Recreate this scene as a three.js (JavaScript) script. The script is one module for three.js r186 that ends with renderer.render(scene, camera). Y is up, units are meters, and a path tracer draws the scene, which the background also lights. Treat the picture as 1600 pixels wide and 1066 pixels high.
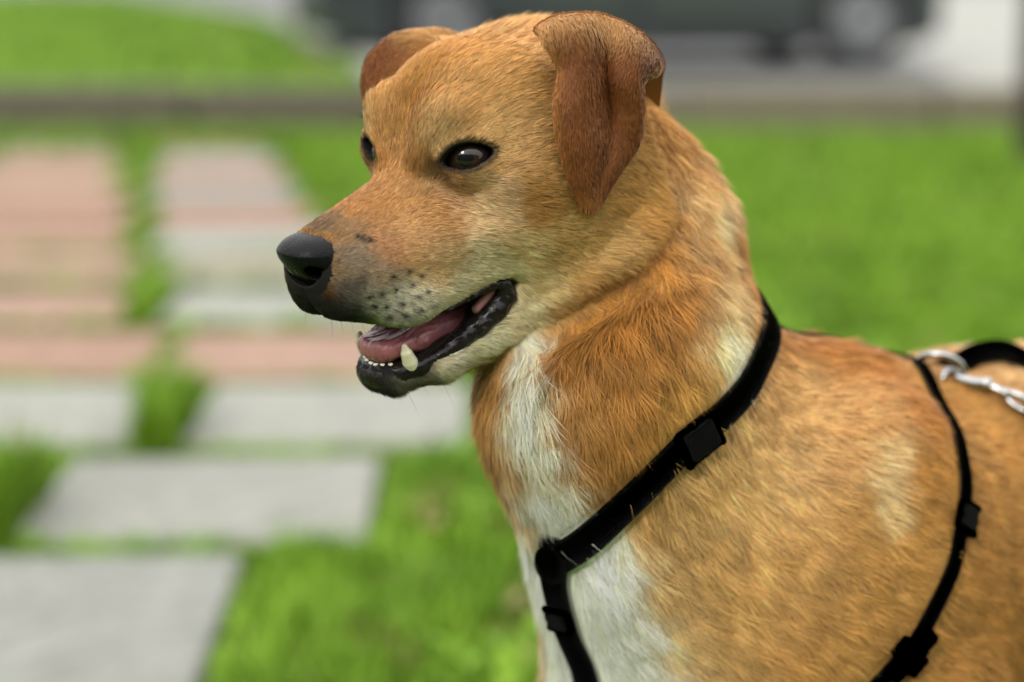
import * as THREE from 'three';
import { mergeGeometries } from 'three/addons/utils/BufferGeometryUtils.js';
import { RoundedBoxGeometry } from 'three/addons/geometries/RoundedBoxGeometry.js';
import { createNoise3D } from 'simplex-noise';

// ---------- camera, sky, sun, exposure ----------
const scene = new THREE.Scene();
const EYE = 0.72;                                   // the photographer crouches: lens 0.72 m above the lawn
const TILT = Math.atan2(608, 3000);                 // looking down by 11.5 degrees
const camera = new THREE.PerspectiveCamera(2 * Math.atan(533 / 3000) * 180 / Math.PI, 1600 / 1066, 0.05, 400);
camera.position.set(0, EYE, 0);
camera.rotation.set(-TILT, 0, 0);
camera.focus = 0.9;
camera.userData.fStop = 3.1;

const renderer = new THREE.WebGLRenderer({ antialias: true });
renderer.toneMapping = THREE.LinearToneMapping;
renderer.toneMappingExposure = 1.85;
renderer.shadowMap.enabled = true;

const SUN_DIR = new THREE.Vector3(-0.42, 0.585, 0.69).normalize();
{ // bright overcast sky, a little lighter round the veiled sun
  const w = 256, h = 128, data = new Float32Array(w * h * 4);
  for (let j = 0; j < h; j++) for (let i = 0; i < w; i++) {
    const el = ((j + 0.5) / h - 0.5) * Math.PI, az = ((i + 0.5) / w - 0.5) * 2 * Math.PI;
    const d = new THREE.Vector3(Math.cos(el) * Math.cos(az), Math.sin(el), Math.cos(el) * Math.sin(az));
    const up = Math.max(0, d.y), s = Math.max(0, d.dot(SUN_DIR));
    const v = 0.46 + 1.1 * up + 0.7 * Math.pow(s, 9);
    const k = (j * w + i) * 4;
    data[k] = v * 1.0; data[k + 1] = v * 1.0; data[k + 2] = v * 0.99; data[k + 3] = 1;
  }
  const sky = new THREE.DataTexture(data, w, h, THREE.RGBAFormat, THREE.FloatType);
  sky.mapping = THREE.EquirectangularReflectionMapping; sky.magFilter = THREE.LinearFilter; sky.needsUpdate = true;
  scene.background = sky; scene.environment = sky;
}
const sun = new THREE.DirectionalLight(new THREE.Color(1, 0.94, 0.84), 0.65);
sun.position.copy(SUN_DIR).multiplyScalar(10); sun.target.position.set(0, 0.4, -1);
sun.castShadow = true; sun.shadow.radius = 26; sun.shadow.mapSize.set(2048, 2048);
Object.assign(sun.shadow.camera, { left: -8, right: 8, top: 8, bottom: -8, near: 0.5, far: 40 });
scene.add(sun, sun.target);

// ---------- helpers ----------
function rng(seed) { let a = seed >>> 0; return () => { a = (a + 0x6D2B79F5) >>> 0; let t = Math.imul(a ^ (a >>> 15), 1 | a); t = (t + Math.imul(t ^ (t >>> 7), 61 | t)) ^ t; return ((t ^ (t >>> 14)) >>> 0) / 4294967296; }; }
const noise = createNoise3D(rng(11)), noiseB = createNoise3D(rng(29));
const V = (x, y, z) => new THREE.Vector3(x, y, z);
const lin = (hex) => new THREE.Color(hex);
const taken = {};
function numbered(name) { const n = taken[name] = (taken[name] ?? -1) + 1; return n ? name + '_' + String(n).padStart(3, '0') : name; }
function part(name, geometry, material, parent) { const m = new THREE.Mesh(geometry, material); m.name = name; m.castShadow = m.receiveShadow = true; parent.add(m); return m; }
function tag(o, label, category, group) { Object.assign(o.userData, { label, category }); if (group) o.userData.group = group; return o; }
function thing(name, label, category, group) { const g = new THREE.Group(); g.name = numbered(name); scene.add(g); return tag(g, label, category, group); }
function structure(o) { o.userData.kind = 'structure'; return o; }
function std(color, roughness, extra) { return new THREE.MeshPhysicalMaterial({ color, roughness, ...extra }); }
function noiseTexture(size, fn, srgb) { // fn(u, v) -> [r, g, b] in 0..1, made to tile by the caller
  const d = new Uint8Array(size * size * 4);
  for (let j = 0; j < size; j++) for (let i = 0; i < size; i++) { const c = fn(i / size, j / size), k = (j * size + i) * 4; d[k] = c[0] * 255; d[k + 1] = c[1] * 255; d[k + 2] = c[2] * 255; d[k + 3] = 255; }
  const t = new THREE.DataTexture(d, size, size); t.wrapS = t.wrapT = THREE.RepeatWrapping; t.magFilter = THREE.LinearFilter; if (srgb) t.colorSpace = THREE.SRGBColorSpace; t.needsUpdate = true; return t;
}
const tile = (u, v, f, s) => { const a = u * 2 * Math.PI, b = v * 2 * Math.PI; return noise(Math.cos(a) * f + s, Math.sin(a) * f + Math.cos(b) * f, Math.sin(b) * f + s * 1.7); };
// ---------- ground, path, kerb, road ----------
const fbm = (x, y, z) => noise(x, y, z) * 0.55 + noiseB(x * 2.1, y * 2.1, z * 2.1) * 0.3 + noise(x * 4.7, y * 4.7, z * 4.7) * 0.15;
const concreteMap = noiseTexture(512, (u, v) => { const a = tile(u, v, 0.6, 1) * 0.15 + tile(u, v, 2.2, 5) * 0.3 + tile(u, v, 7, 9) * 0.55, s = 0.5 + 0.5 * tile(u, v, 22, 3), g = 0.80 + 0.13 * a + 0.07 * s; return [g, g, g * 0.985]; }, true);
const concreteBump = noiseTexture(512, (u, v) => { const g = 0.5 + 0.25 * tile(u, v, 9, 2) + 0.25 * tile(u, v, 26, 6); return [g, g, g]; });
const asphaltMap = noiseTexture(512, (u, v) => { const g = 0.78 + 0.12 * tile(u, v, 1.2, 4) + 0.1 * tile(u, v, 20, 8); return [g, g, g]; }, true);
const soilMap = noiseTexture(512, (u, v) => { const t = 0.5 + 0.5 * tile(u, v, 1.4, 12), s = 0.5 + 0.5 * tile(u, v, 8, 14); return [0.25 + 0.12 * t + 0.07 * s, 0.35 + 0.11 * t + 0.06 * s, 0.11 + 0.04 * s]; }, true);
function flat(x0, x1, z0, z1, y, m, name, scaleM = 1) { const g = new THREE.PlaneGeometry(x1 - x0, z1 - z0).rotateX(-Math.PI / 2).translate((x0 + x1) / 2, y, (z0 + z1) / 2), uv = g.attributes.uv, p = g.attributes.position; for (let i = 0; i < uv.count; i++) uv.setXY(i, p.getX(i) / scaleM, p.getZ(i) / scaleM); return structure(part(name, g, m, scene)); }
flat(-150, 150, -300, 60, -0.012, std(lin('#ffffff'), 0.95, { map: soilMap }), 'ground', 1.3);
// the road and its pale concrete apron beyond the kerb
const KERB_Z = -7.68;
function outline(points, y, material, name) { const s = new THREE.Shape(points.map(([x, z]) => new THREE.Vector2(x, -z))), g = new THREE.ShapeGeometry(s).rotateX(-Math.PI / 2).translate(0, y, 0), uv = g.attributes.uv, p = g.attributes.position; for (let i = 0; i < uv.count; i++) uv.setXY(i, p.getX(i) / 1.5, p.getZ(i) / 1.5); return structure(part(name, g, material, scene)); }
outline([[-0.35, KERB_Z - 0.2], [60, KERB_Z - 0.2], [60, -120], [-60, -120], [-30, -60], [-4.4, -25.7], [-2.1, -18.3], [-1.3, -14.2], [-0.62, -10.3]], 0.012, std(new THREE.Color(0.20, 0.205, 0.20), 0.85, { map: asphaltMap }), 'road');
outline([[2.2, KERB_Z - 0.2], [40, KERB_Z - 0.2], [40, -40], [5.5, -40], [2.75, -13.5], [2.5, -11.2]], 0.018, std(new THREE.Color(0.40, 0.395, 0.365), 0.9, { map: concreteMap }), 'driveway');
outline([[-60, KERB_Z - 0.2], [-0.55, KERB_Z - 0.2], [-0.82, -10.3], [-1.5, -14.2], [-2.3, -18.3], [-4.64, -25.7], [-30, -58], [-60, -90]], 0.06, std(lin('#ffffff'), 0.95, { map: soilMap }), 'verge');
{ // road edging beside the verge and the kerb along the lawn: single blocks
  const edge = [[-0.45, KERB_Z - 0.25], [-0.70, -10.3], [-1.38, -14.2], [-2.2, -18.3], [-4.5, -25.7]], m = [0.30, 0.25, 0.34].map((v) => std(new THREE.Color(v, v * 0.98, v * 0.9), 0.9, { map: concreteMap }));
  const g0 = new RoundedBoxGeometry(0.22, 0.2, 0.96, 2, 0.02), road_edging = new THREE.Group(); road_edging.name = 'road_edging'; structure(road_edging); scene.add(road_edging);
  const curve = new THREE.CatmullRomCurve3(edge.map(([x, z]) => V(x, 0.05, z))), L = curve.getLength(), n = Math.floor(L);
  for (let i = 0; i < n; i++) { const t = (i + 0.5) / n, p = curve.getPointAt(t), d = curve.getTangentAt(t), k = part('edging_block', g0, m[(i * 7) % 3], road_edging); k.position.copy(p); k.rotation.y = Math.atan2(d.x, d.z); }
  const kerb = new THREE.Group(); kerb.name = 'kerb'; structure(kerb); scene.add(kerb);
  const g1 = new RoundedBoxGeometry(0.98, 0.36, 0.2, 2, 0.015), km = [['#776f5e', 0.9], ['#6a6455', 0.92], ['#837a68', 0.9]].map(([c, r]) => std(lin(c), r, { map: concreteMap, bumpMap: concreteBump, bumpScale: 0.003 })), rnd = rng(3);
  for (let i = -9; i < 10; i++) { const k = part('kerb_stone', g1, km[Math.floor(rnd() * 3)], kerb); k.position.set(i + 0.2, 0.002 + rnd() * 0.012, KERB_Z - 0.1); k.rotation.set((rnd() - 0.5) * 0.02, (rnd() - 0.5) * 0.012, (rnd() - 0.5) * 0.01); }
}
// stepping path of staggered slabs: [z near, z far, [x0, x1, tone] ...]
const GREY = 0, PINK = 1, BROWN = 2;
const ROWS = [[-1.72, -2.21, [[-0.80, -0.318, GREY], [-1.32, -0.85, GREY]]], [-2.28, -2.675, [[-0.628, -0.185, GREY], [-1.14, -0.69, GREY]]], [-2.745, -3.14, [[-0.493, -0.068, GREY], [-1.0, -0.552, GREY], [-1.46, -1.05, GREY]]],
  [-3.20, -3.60, [[-0.615, -0.12, PINK], [-1.10, -0.64, PINK], [-1.58, -1.13, PINK]]], [-3.665, -4.06, [[-0.705, -0.24, GREY], [-1.23, -0.775, PINK], [-1.7, -1.28, PINK]]], [-4.14, -4.53, [[-0.80, -0.36, BROWN], [-1.32, -0.865, PINK], [-1.78, -1.37, GREY]]],
  [-4.60, -5.01, [[-0.90, -0.46, GREY], [-1.42, -0.97, PINK], [-1.9, -1.46, PINK]]], [-5.08, -5.48, [[-0.985, -0.56, PINK], [-1.52, -1.06, PINK], [-2.0, -1.56, BROWN]]], [-5.55, -5.94, [[-1.08, -0.66, GREY], [-1.62, -1.17, PINK], [-2.1, -1.66, PINK]]],
  [-6.01, -6.39, [[-1.16, -0.74, PINK], [-1.72, -1.28, PINK], [-2.2, -1.76, PINK]]], [-6.47, -6.84, [[-1.21, -0.83, GREY], [-1.8, -1.38, PINK]]], [-6.92, -7.28, [[-1.30, -0.92, PINK], [-1.9, -1.48, BROWN]]]];
const path = new THREE.Group(); path.name = 'garden_path'; structure(path); scene.add(path);
const slabs = [];
{
  const rnd = rng(77), tones = [[[0.315, 0.315, 0.285], [0.34, 0.34, 0.305], [0.29, 0.292, 0.268]], [[0.36, 0.215, 0.155], [0.38, 0.235, 0.175], [0.35, 0.195, 0.14]], [[0.29, 0.26, 0.195], [0.32, 0.285, 0.22]]];
  const mats = tones.map((L) => L.map((c) => std(new THREE.Color(...c), 0.9, { map: concreteMap, bumpMap: concreteBump, bumpScale: 0.0025 })));
  for (const [z0, z1, cells] of ROWS) for (const [x0, x1, tone] of cells) {
    const g = new RoundedBoxGeometry(x1 - x0, 0.06, z0 - z1, 3, 0.009), uv = g.attributes.uv, p = g.attributes.position, ou = rnd() * 3, ov = rnd() * 3;
    for (let i = 0; i < uv.count; i++) { uv.setXY(i, (p.getX(i) + ou) / 0.9, (p.getZ(i) + p.getY(i) + ov) / 0.9); const e = 0.006 * fbm(p.getX(i) * 9 + x0 * 5, 0, p.getZ(i) * 9 + z0 * 5); p.setX(i, p.getX(i) + e); p.setZ(i, p.getZ(i) + e * 0.7); }
    const s = part('paving_stone', g, mats[tone][Math.floor(rnd() * mats[tone].length)], path); s.position.set((x0 + x1) / 2, -0.021 + rnd() * 0.005, (z0 + z1) / 2); s.rotation.set((rnd() - 0.5) * 0.012, 0.012 + (rnd() - 0.5) * 0.02, (rnd() - 0.5) * 0.012);
    slabs.push([x0, x1, z1, z0]);
  }
}
const onSlab = (x, z, m) => slabs.some((s) => x > s[0] - m && x < s[1] + m && z > s[2] - m && z < s[3] + m);
{ // grass: tufts of bent blades
  const blade = (w, h, lean, az, ox, oz) => { const P = [], I = [0, 1, 3, 0, 3, 2, 2, 3, 4], c = Math.cos(az), s = Math.sin(az); for (let k = 0; k < 3; k++) { const t = k / 2, b = lean * t * t, y = h * t * (1 - 0.25 * lean * t), ww = w * (k === 2 ? 0 : 1 - 0.3 * t) / 2; const px = ox + c * b * h, pz = oz + s * b * h; if (k < 2) P.push(px - s * ww, y, pz + c * ww, px + s * ww, y, pz - c * ww); else P.push(px, y, pz); } const g = new THREE.BufferGeometry(); g.setAttribute('position', new THREE.Float32BufferAttribute(P, 3)); g.setIndex(I); g.computeVertexNormals(); return g; };
  const tuft = (seed, n, w, h, spread) => { const r = rng(seed), L = []; for (let i = 0; i < n; i++) L.push(blade(w * (0.7 + 0.6 * r()), h * (0.55 + 0.6 * r()), 0.2 + 0.8 * r(), r() * 6.283, (r() - 0.5) * spread, (r() - 0.5) * spread)); return mergeGeometries(L); };
  const mat = () => new THREE.MeshPhysicalMaterial({ color: 0xffffff, roughness: 0.6, specularIntensity: 0.4, side: THREE.DoubleSide });
  const rnd = rng(21), M = new THREE.Matrix4(), Q = new THREE.Quaternion(), up = V(0, 1, 0), col = new THREE.Color();
  const put = (name, geometry, spots) => { const im = new THREE.InstancedMesh(geometry, mat(), spots.length); im.name = name; im.userData.kind = 'stuff'; im.castShadow = im.receiveShadow = true; spots.forEach(([x, y, z, s, hs], i) => { Q.setFromAxisAngle(up, rnd() * 6.283); M.compose(V(x, y, z), Q, V(s, s * hs, s)); im.setMatrixAt(i, M); const n = fbm(x * 2.6, 3, z * 2.6), n2 = fbm(x * 9, 7, z * 9), k = clamp01(0.5 + 0.7 * n + 0.4 * n2 + (rnd() - 0.5) * 0.35); col.setRGB(0.085 + 0.10 * k, 0.185 + 0.14 * k, 0.007 + 0.012 * k); if (rnd() < 0.05) col.setRGB(0.20, 0.17, 0.06); im.setColorAt(i, col); }); scene.add(im); return im; };
  const clamp01 = (v) => Math.max(0, Math.min(1, v));
  const near = [], mid = [], joint = [], far = [];
  for (let i = 0; i < 80000; i++) { const z = 0.1 - 4.6 * rnd(), x = (rnd() * 2 - 1) * (1.4 + 0.4 * -z); if (!onSlab(x, z, -0.004)) near.push([x, -0.01, z, 0.7 + 0.6 * rnd(), (0.6 + 0.6 * rnd()) * (onSlab(x, z, 0.035) ? 0.4 : 1)]); }
  for (let i = 0; i < 36000; i++) { const z = -4.3 - 3.45 * rnd(), x = (rnd() * 2 - 1) * (1.9 + 0.4 * -z); if (!onSlab(x, z, -0.004)) mid.push([x, -0.01, z, 0.9 + 0.7 * rnd(), (0.6 + 0.5 * rnd()) * (onSlab(x, z, 0.09) ? 0.3 : 1)]); }
  for (let i = 0; i < 26000; i++) { const z = -8.2 - 22 * rnd() ** 1.4, x = -0.2 - 16 * rnd(), edge = z > -10.3 ? -0.55 - (-8 - z) * 0.06 : z > -14.2 ? -0.82 + (z + 10.3) * 0.175 : z > -18.3 ? -1.5 + (z + 14.2) * 0.2 : -2.3 + (z + 18.3) * 0.32; if (x < edge - 0.2) far.push([x, 0.05, z, 1.6 + 1.2 * rnd(), 0.5 + 0.5 * rnd()]); }
  for (const [x0, z0, dx, dz, n, h] of [[-0.655, -2.36, 0.05, 0.26, 260, 2.3], [-0.522, -2.80, 0.045, 0.24, 240, 2.2], [-0.74, -3.86, 0.04, 0.34, 170, 1.5], [-0.63, -3.4, 0.02, 0.36, 40, 0.8], [-0.83, -4.3, 0.03, 0.4, 90, 0.9], [-0.935, -4.8, 0.03, 0.4, 100, 1.1], [-1.02, -5.3, 0.04, 0.4, 90, 0.9], [-1.12, -5.75, 0.04, 0.4, 100, 1.0], [-1.25, -6.4, 0.06, 0.9, 160, 1.0], [-0.5, -2.71, 0.9, 0.04, 110, 0.6], [-0.6, -2.245, 0.9, 0.04, 120, 0.6], [-0.62, -3.17, 1.2, 0.05, 120, 0.7], [-0.7, -3.635, 1.3, 0.05, 260, 1.0], [-0.8, -4.1, 1.3, 0.05, 220, 1.0], [-0.9, -4.565, 1.3, 0.05, 160, 0.8], [-1.5, -7.2, 1.6, 0.5, 500, 1.6]]) for (let i = 0; i < n; i++) joint.push([x0 + (rnd() - 0.5) * dx, -0.01, z0 + (rnd() - 0.5) * dz, 0.9 + 0.5 * rnd(), h * (0.6 + 0.6 * rnd())]);
  put('lawn_grass', tuft(1, 8, 0.0045, 0.05, 0.035), near); put('lawn_grass_001', tuft(2, 9, 0.007, 0.055, 0.06), mid); put('joint_grass', tuft(3, 8, 0.0045, 0.05, 0.02), joint); put('verge_grass', tuft(4, 9, 0.012, 0.07, 0.1), far);
  const leafy = []; for (let i = 0; i < 2600; i++) { const z = -0.5 - 3.2 * rnd(), x = (rnd() * 2 - 1) * 1.3; if (!onSlab(x, z, 0.07) && fbm(x * 1.7, 5, z * 1.7) > 0.02) leafy.push([x, 0.004, z, 0.7 + 0.7 * rnd(), 0.8 + 0.4 * rnd()]); }
  const leafShape = []; { const r = rng(8); for (let i = 0; i < 7; i++) { const g = new THREE.CircleGeometry(0.0055 + 0.003 * r(), 6).scale(1, 1.5, 1).rotateX(-1.2 + 0.7 * r()).rotateY(r() * 6.283).translate((r() - 0.5) * 0.06, 0.02 + 0.02 * r(), (r() - 0.5) * 0.06); leafShape.push(g); } }
  put('clover', mergeGeometries(leafShape), leafy);
}
// ---------- parked car on the road ----------
{
  const car = thing('parked_car', 'dark grey green hatchback parked on the road beyond the kerb', 'car');
  car.position.set(2.13, 0.012, -11.75); car.rotation.y = 0.2;                 // front near wheel's place; the nose points away to the right
  const paint = std(new THREE.Color(0.028, 0.036, 0.039), 0.35, { clearcoat: 1, clearcoatRoughness: 0.06, metalness: 0.2 }), plastic = std(new THREE.Color(0.012, 0.013, 0.014), 0.6), glass = std(new THREE.Color(0.03, 0.035, 0.035), 0.05, { clearcoat: 1 }), rubber = std(new THREE.Color(0.014, 0.014, 0.014), 0.85), alloy = std(new THREE.Color(0.26, 0.27, 0.28), 0.4, { metalness: 0.8 }), lens = std(new THREE.Color(0.75, 0.77, 0.78), 0.1, { clearcoat: 1 }), red = std(new THREE.Color(0.4, 0.02, 0.02), 0.2, { clearcoat: 1 });
  const WB = 2.55, R = 0.31, W = 1.68; // x = 0 at the front axle, -WB at the rear one; near side z = 0
  const side = new THREE.Shape(); side.moveTo(0.46, 0.24); side.lineTo(0.48, 0.55); side.quadraticCurveTo(0.46, 0.74, 0.30, 0.80); side.lineTo(-0.2, 0.92); side.lineTo(-WB - 0.62, 0.95); side.quadraticCurveTo(-WB - 0.74, 0.7, -WB - 0.70, 0.28); side.lineTo(-WB - 0.37, 0.2); side.absarc(-WB, R, 0.37, Math.PI + 0.3, -0.3, true); side.lineTo(-0.37, 0.2); side.absarc(0, R, 0.37, Math.PI + 0.3, -0.3, true); side.lineTo(0.46, 0.24);
  part('body', new THREE.ExtrudeGeometry(side, { depth: W - 0.1, bevelEnabled: true, bevelSize: 0.045, bevelThickness: 0.05, bevelSegments: 4, curveSegments: 24 }).translate(0, 0, -W + 0.05), paint, car);
  const cab = new THREE.Shape(); cab.moveTo(-0.25, 0.94); cab.lineTo(-0.95, 1.40); cab.quadraticCurveTo(-1.7, 1.5, -WB - 0.3, 1.38); cab.lineTo(-WB - 0.6, 0.97); cab.lineTo(-0.25, 0.94);
  part('roof', new THREE.ExtrudeGeometry(cab, { depth: W - 0.42, bevelEnabled: true, bevelSize: 0.04, bevelThickness: 0.09, bevelSegments: 4 }).translate(0, 0, -W + 0.21), paint, car);
  for (const zz of [-0.105, -W + 0.1]) for (const [a, b] of [[[-0.5, 1.0], [-1.45, 1.36]], [[-1.52, 1.0], [-2.65, 1.34]]]) { const s = new THREE.Shape(); s.moveTo(a[0], a[1]); s.lineTo(a[0] === -0.5 ? -1.0 : a[0], b[1]); s.lineTo(b[0], b[1]); s.lineTo(b[0] - 0.02, a[1]); s.lineTo(a[0], a[1]); part('window', new THREE.ExtrudeGeometry(s, { depth: 0.012, bevelEnabled: false }).translate(0, 0, zz < -0.5 ? zz - 0.02 : zz + 0.0), glass, car); }
  part('sill', new RoundedBoxGeometry(WB - 0.76, 0.1, 0.06, 2, 0.02).translate(-WB / 2, 0.2, 0.022), plastic, car); part('sill', new RoundedBoxGeometry(WB - 0.76, 0.1, 0.06, 2, 0.02).translate(-WB / 2, 0.2, -W - 0.022), plastic, car);
  part('bumper', new RoundedBoxGeometry(0.16, 0.22, W - 0.1, 3, 0.05).translate(0.45, 0.40, -W / 2), plastic, car); part('bumper', new RoundedBoxGeometry(0.16, 0.24, W - 0.1, 3, 0.05).translate(-WB - 0.69, 0.4, -W / 2), plastic, car);
  part('underbody', new THREE.BoxGeometry(WB - 0.8, 0.1, W - 0.3).translate(-WB / 2, 0.24, -W / 2), plastic, car);
  for (const z of [-0.28, -W + 0.28]) { part('headlight', new RoundedBoxGeometry(0.16, 0.13, 0.34, 3, 0.04).translate(0.43, 0.66, z), lens, car); part('tail_light', new RoundedBoxGeometry(0.1, 0.24, 0.2, 3, 0.03).translate(-WB - 0.70, 0.76, z * 0.9 - 0.05), red, car); }
  for (const x of [-0.5, -1.5]) { const d = part('door', new RoundedBoxGeometry(x === -0.5 ? 0.92 : 0.86, 0.56, 0.02, 2, 0.008).translate(x - 0.45, 0.60, 0.052), paint, car); part('handle', new RoundedBoxGeometry(0.17, 0.03, 0.035, 2, 0.01).translate(x - 0.78, 0.8, 0.07), plastic, d); }
  for (const x of [0, -WB]) for (const z of [-0.09, -W + 0.09]) {
    const wheel = new THREE.Group(); wheel.name = 'wheel'; wheel.position.set(x, R, z); car.add(wheel);
    part('tyre', new THREE.TorusGeometry(R - 0.075, 0.078, 16, 48).scale(1, 1, 1.25), rubber, wheel);
    const L = [new THREE.TorusGeometry(R - 0.13, 0.02, 10, 40), new THREE.CylinderGeometry(0.05, 0.05, 0.06, 20).rotateX(Math.PI / 2)]; for (let i = 0; i < 7; i++) L.push(new THREE.BoxGeometry(0.05, R - 0.14, 0.04).translate(0, (R - 0.14) / 2, 0).rotateZ(i * Math.PI * 2 / 7)); L.push(new THREE.CylinderGeometry(R - 0.12, R - 0.12, 0.05, 32).rotateX(Math.PI / 2).translate(0, 0, z > -0.5 ? -0.05 : 0.05));
    part('rim', mergeGeometries(L.map((g) => g.index ? g.toNonIndexed() : g)).translate(0, 0, z > -0.5 ? 0.07 : -0.07), alloy, wheel);
  }
}
{ // dark post at the lawn's edge
  const post = thing('fence_post', 'dark weathered wooden post standing in the lawn near the kerb', 'post'); post.position.set(1.725, 0, -6.37);
  const wood = std(lin('#3a342a'), 0.9, { map: concreteMap }); part('shaft', new RoundedBoxGeometry(0.09, 1.1, 0.09, 2, 0.008).translate(0, 0.55, 0), wood, post); part('cap', new THREE.ConeGeometry(0.075, 0.06, 4).rotateY(Math.PI / 4).translate(0, 1.13, 0), wood, post);
}
{ // hedge behind the photographer, mirrored in the dog's eye
  const hedge = thing('garden_hedge', 'tall dense dark green garden hedge bordering the lawn', 'hedge'); hedge.position.set(0, 0, 3.6);
  const rnd = rng(91), M = new THREE.Matrix4(), q = new THREE.Quaternion(), e = new THREE.Euler(), leaf = new THREE.CircleGeometry(0.06, 5).scale(0.6, 1, 1), n = 9000;
  part('core', new RoundedBoxGeometry(13, 2.3, 0.7, 3, 0.25).translate(0, 1.15, 0.15), std(new THREE.Color(0.035, 0.062, 0.018), 0.95), hedge);
  const im = new THREE.InstancedMesh(leaf, new THREE.MeshPhysicalMaterial({ color: new THREE.Color(0.035, 0.062, 0.018), roughness: 0.6, side: THREE.DoubleSide }), n); im.name = 'foliage'; im.userData.kind = 'stuff';
  for (let i = 0; i < n; i++) { const top = rnd() < 0.15, x = (rnd() - 0.5) * 13.2, y = top ? 2.25 + 0.2 * rnd() : rnd() * 2.4, z = top ? (rnd() - 0.5) * 0.9 : -0.28 - 0.18 * rnd(); e.set(rnd() * 6, rnd() * 6, rnd() * 6); M.compose(V(x, y, z), q.setFromEuler(e), V(1, 1, 1).multiplyScalar(0.7 + 0.7 * rnd())); im.setMatrixAt(i, M); }
  hedge.add(im);
}
// ---------- distance fields and their mesh ----------
const smin = (a, b, k) => { const h = Math.max(k - Math.abs(a - b), 0) / k; return Math.min(a, b) - h * h * k * 0.25; };
const smax = (a, b, k) => -smin(-a, -b, k);
const clamp = (x, a, b) => x < a ? a : x > b ? b : x;
const step01 = (a, b, x) => { const t = clamp((x - a) / (b - a), 0, 1); return t * t * (3 - 2 * t); };
const mixn = (a, b, t) => a + (b - a) * t;
function ell(x, y, z, cx, cy, cz, rx, ry, rz) {
  const a = (x - cx) / rx, b = (y - cy) / ry, c = (z - cz) / rz, k0 = Math.sqrt(a * a + b * b + c * c);
  if (k0 < 1e-6) return -Math.min(rx, ry, rz);
  const e = a / rx, f = b / ry, g = c / rz, k1 = Math.sqrt(e * e + f * f + g * g);
  return k0 * (k0 - 1) / k1;
}
function rotEll(x, y, z, cx, cy, cz, rx, ry, rz, ang) { // turned about z
  const c = Math.cos(ang), s = Math.sin(ang), dx = x - cx, dy = y - cy;
  return ell(dx * c + dy * s, -dx * s + dy * c, z - cz, 0, 0, 0, rx, ry, rz);
}
function cone(x, y, z, ax, ay, az, ra, bx, by, bz, rb) { // tapered capsule
  const dx = bx - ax, dy = by - ay, dz = bz - az, px = x - ax, py = y - ay, pz = z - az;
  const t = clamp((px * dx + py * dy + pz * dz) / (dx * dx + dy * dy + dz * dz), 0, 1);
  const ex = px - dx * t, ey = py - dy * t, ez = pz - dz * t;
  return Math.sqrt(ex * ex + ey * ey + ez * ez) - (ra + (rb - ra) * t);
}
function polyDistance(x, y, P) { // signed distance to a polygon
  let d = 1e9, s = 1;
  for (let i = 0, j = P.length - 1; i < P.length; j = i++) {
    const ex = P[j][0] - P[i][0], ey = P[j][1] - P[i][1], wx = x - P[i][0], wy = y - P[i][1];
    const t = clamp((wx * ex + wy * ey) / (ex * ex + ey * ey), 0, 1), bx = wx - ex * t, by = wy - ey * t;
    d = Math.min(d, bx * bx + by * by);
    const c1 = y >= P[i][1], c2 = y < P[j][1], c3 = ex * wy > ey * wx;
    if ((c1 && c2 && c3) || (!c1 && !c2 && !c3)) s = -s;
  }
  return s * Math.sqrt(d);
}
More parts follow.
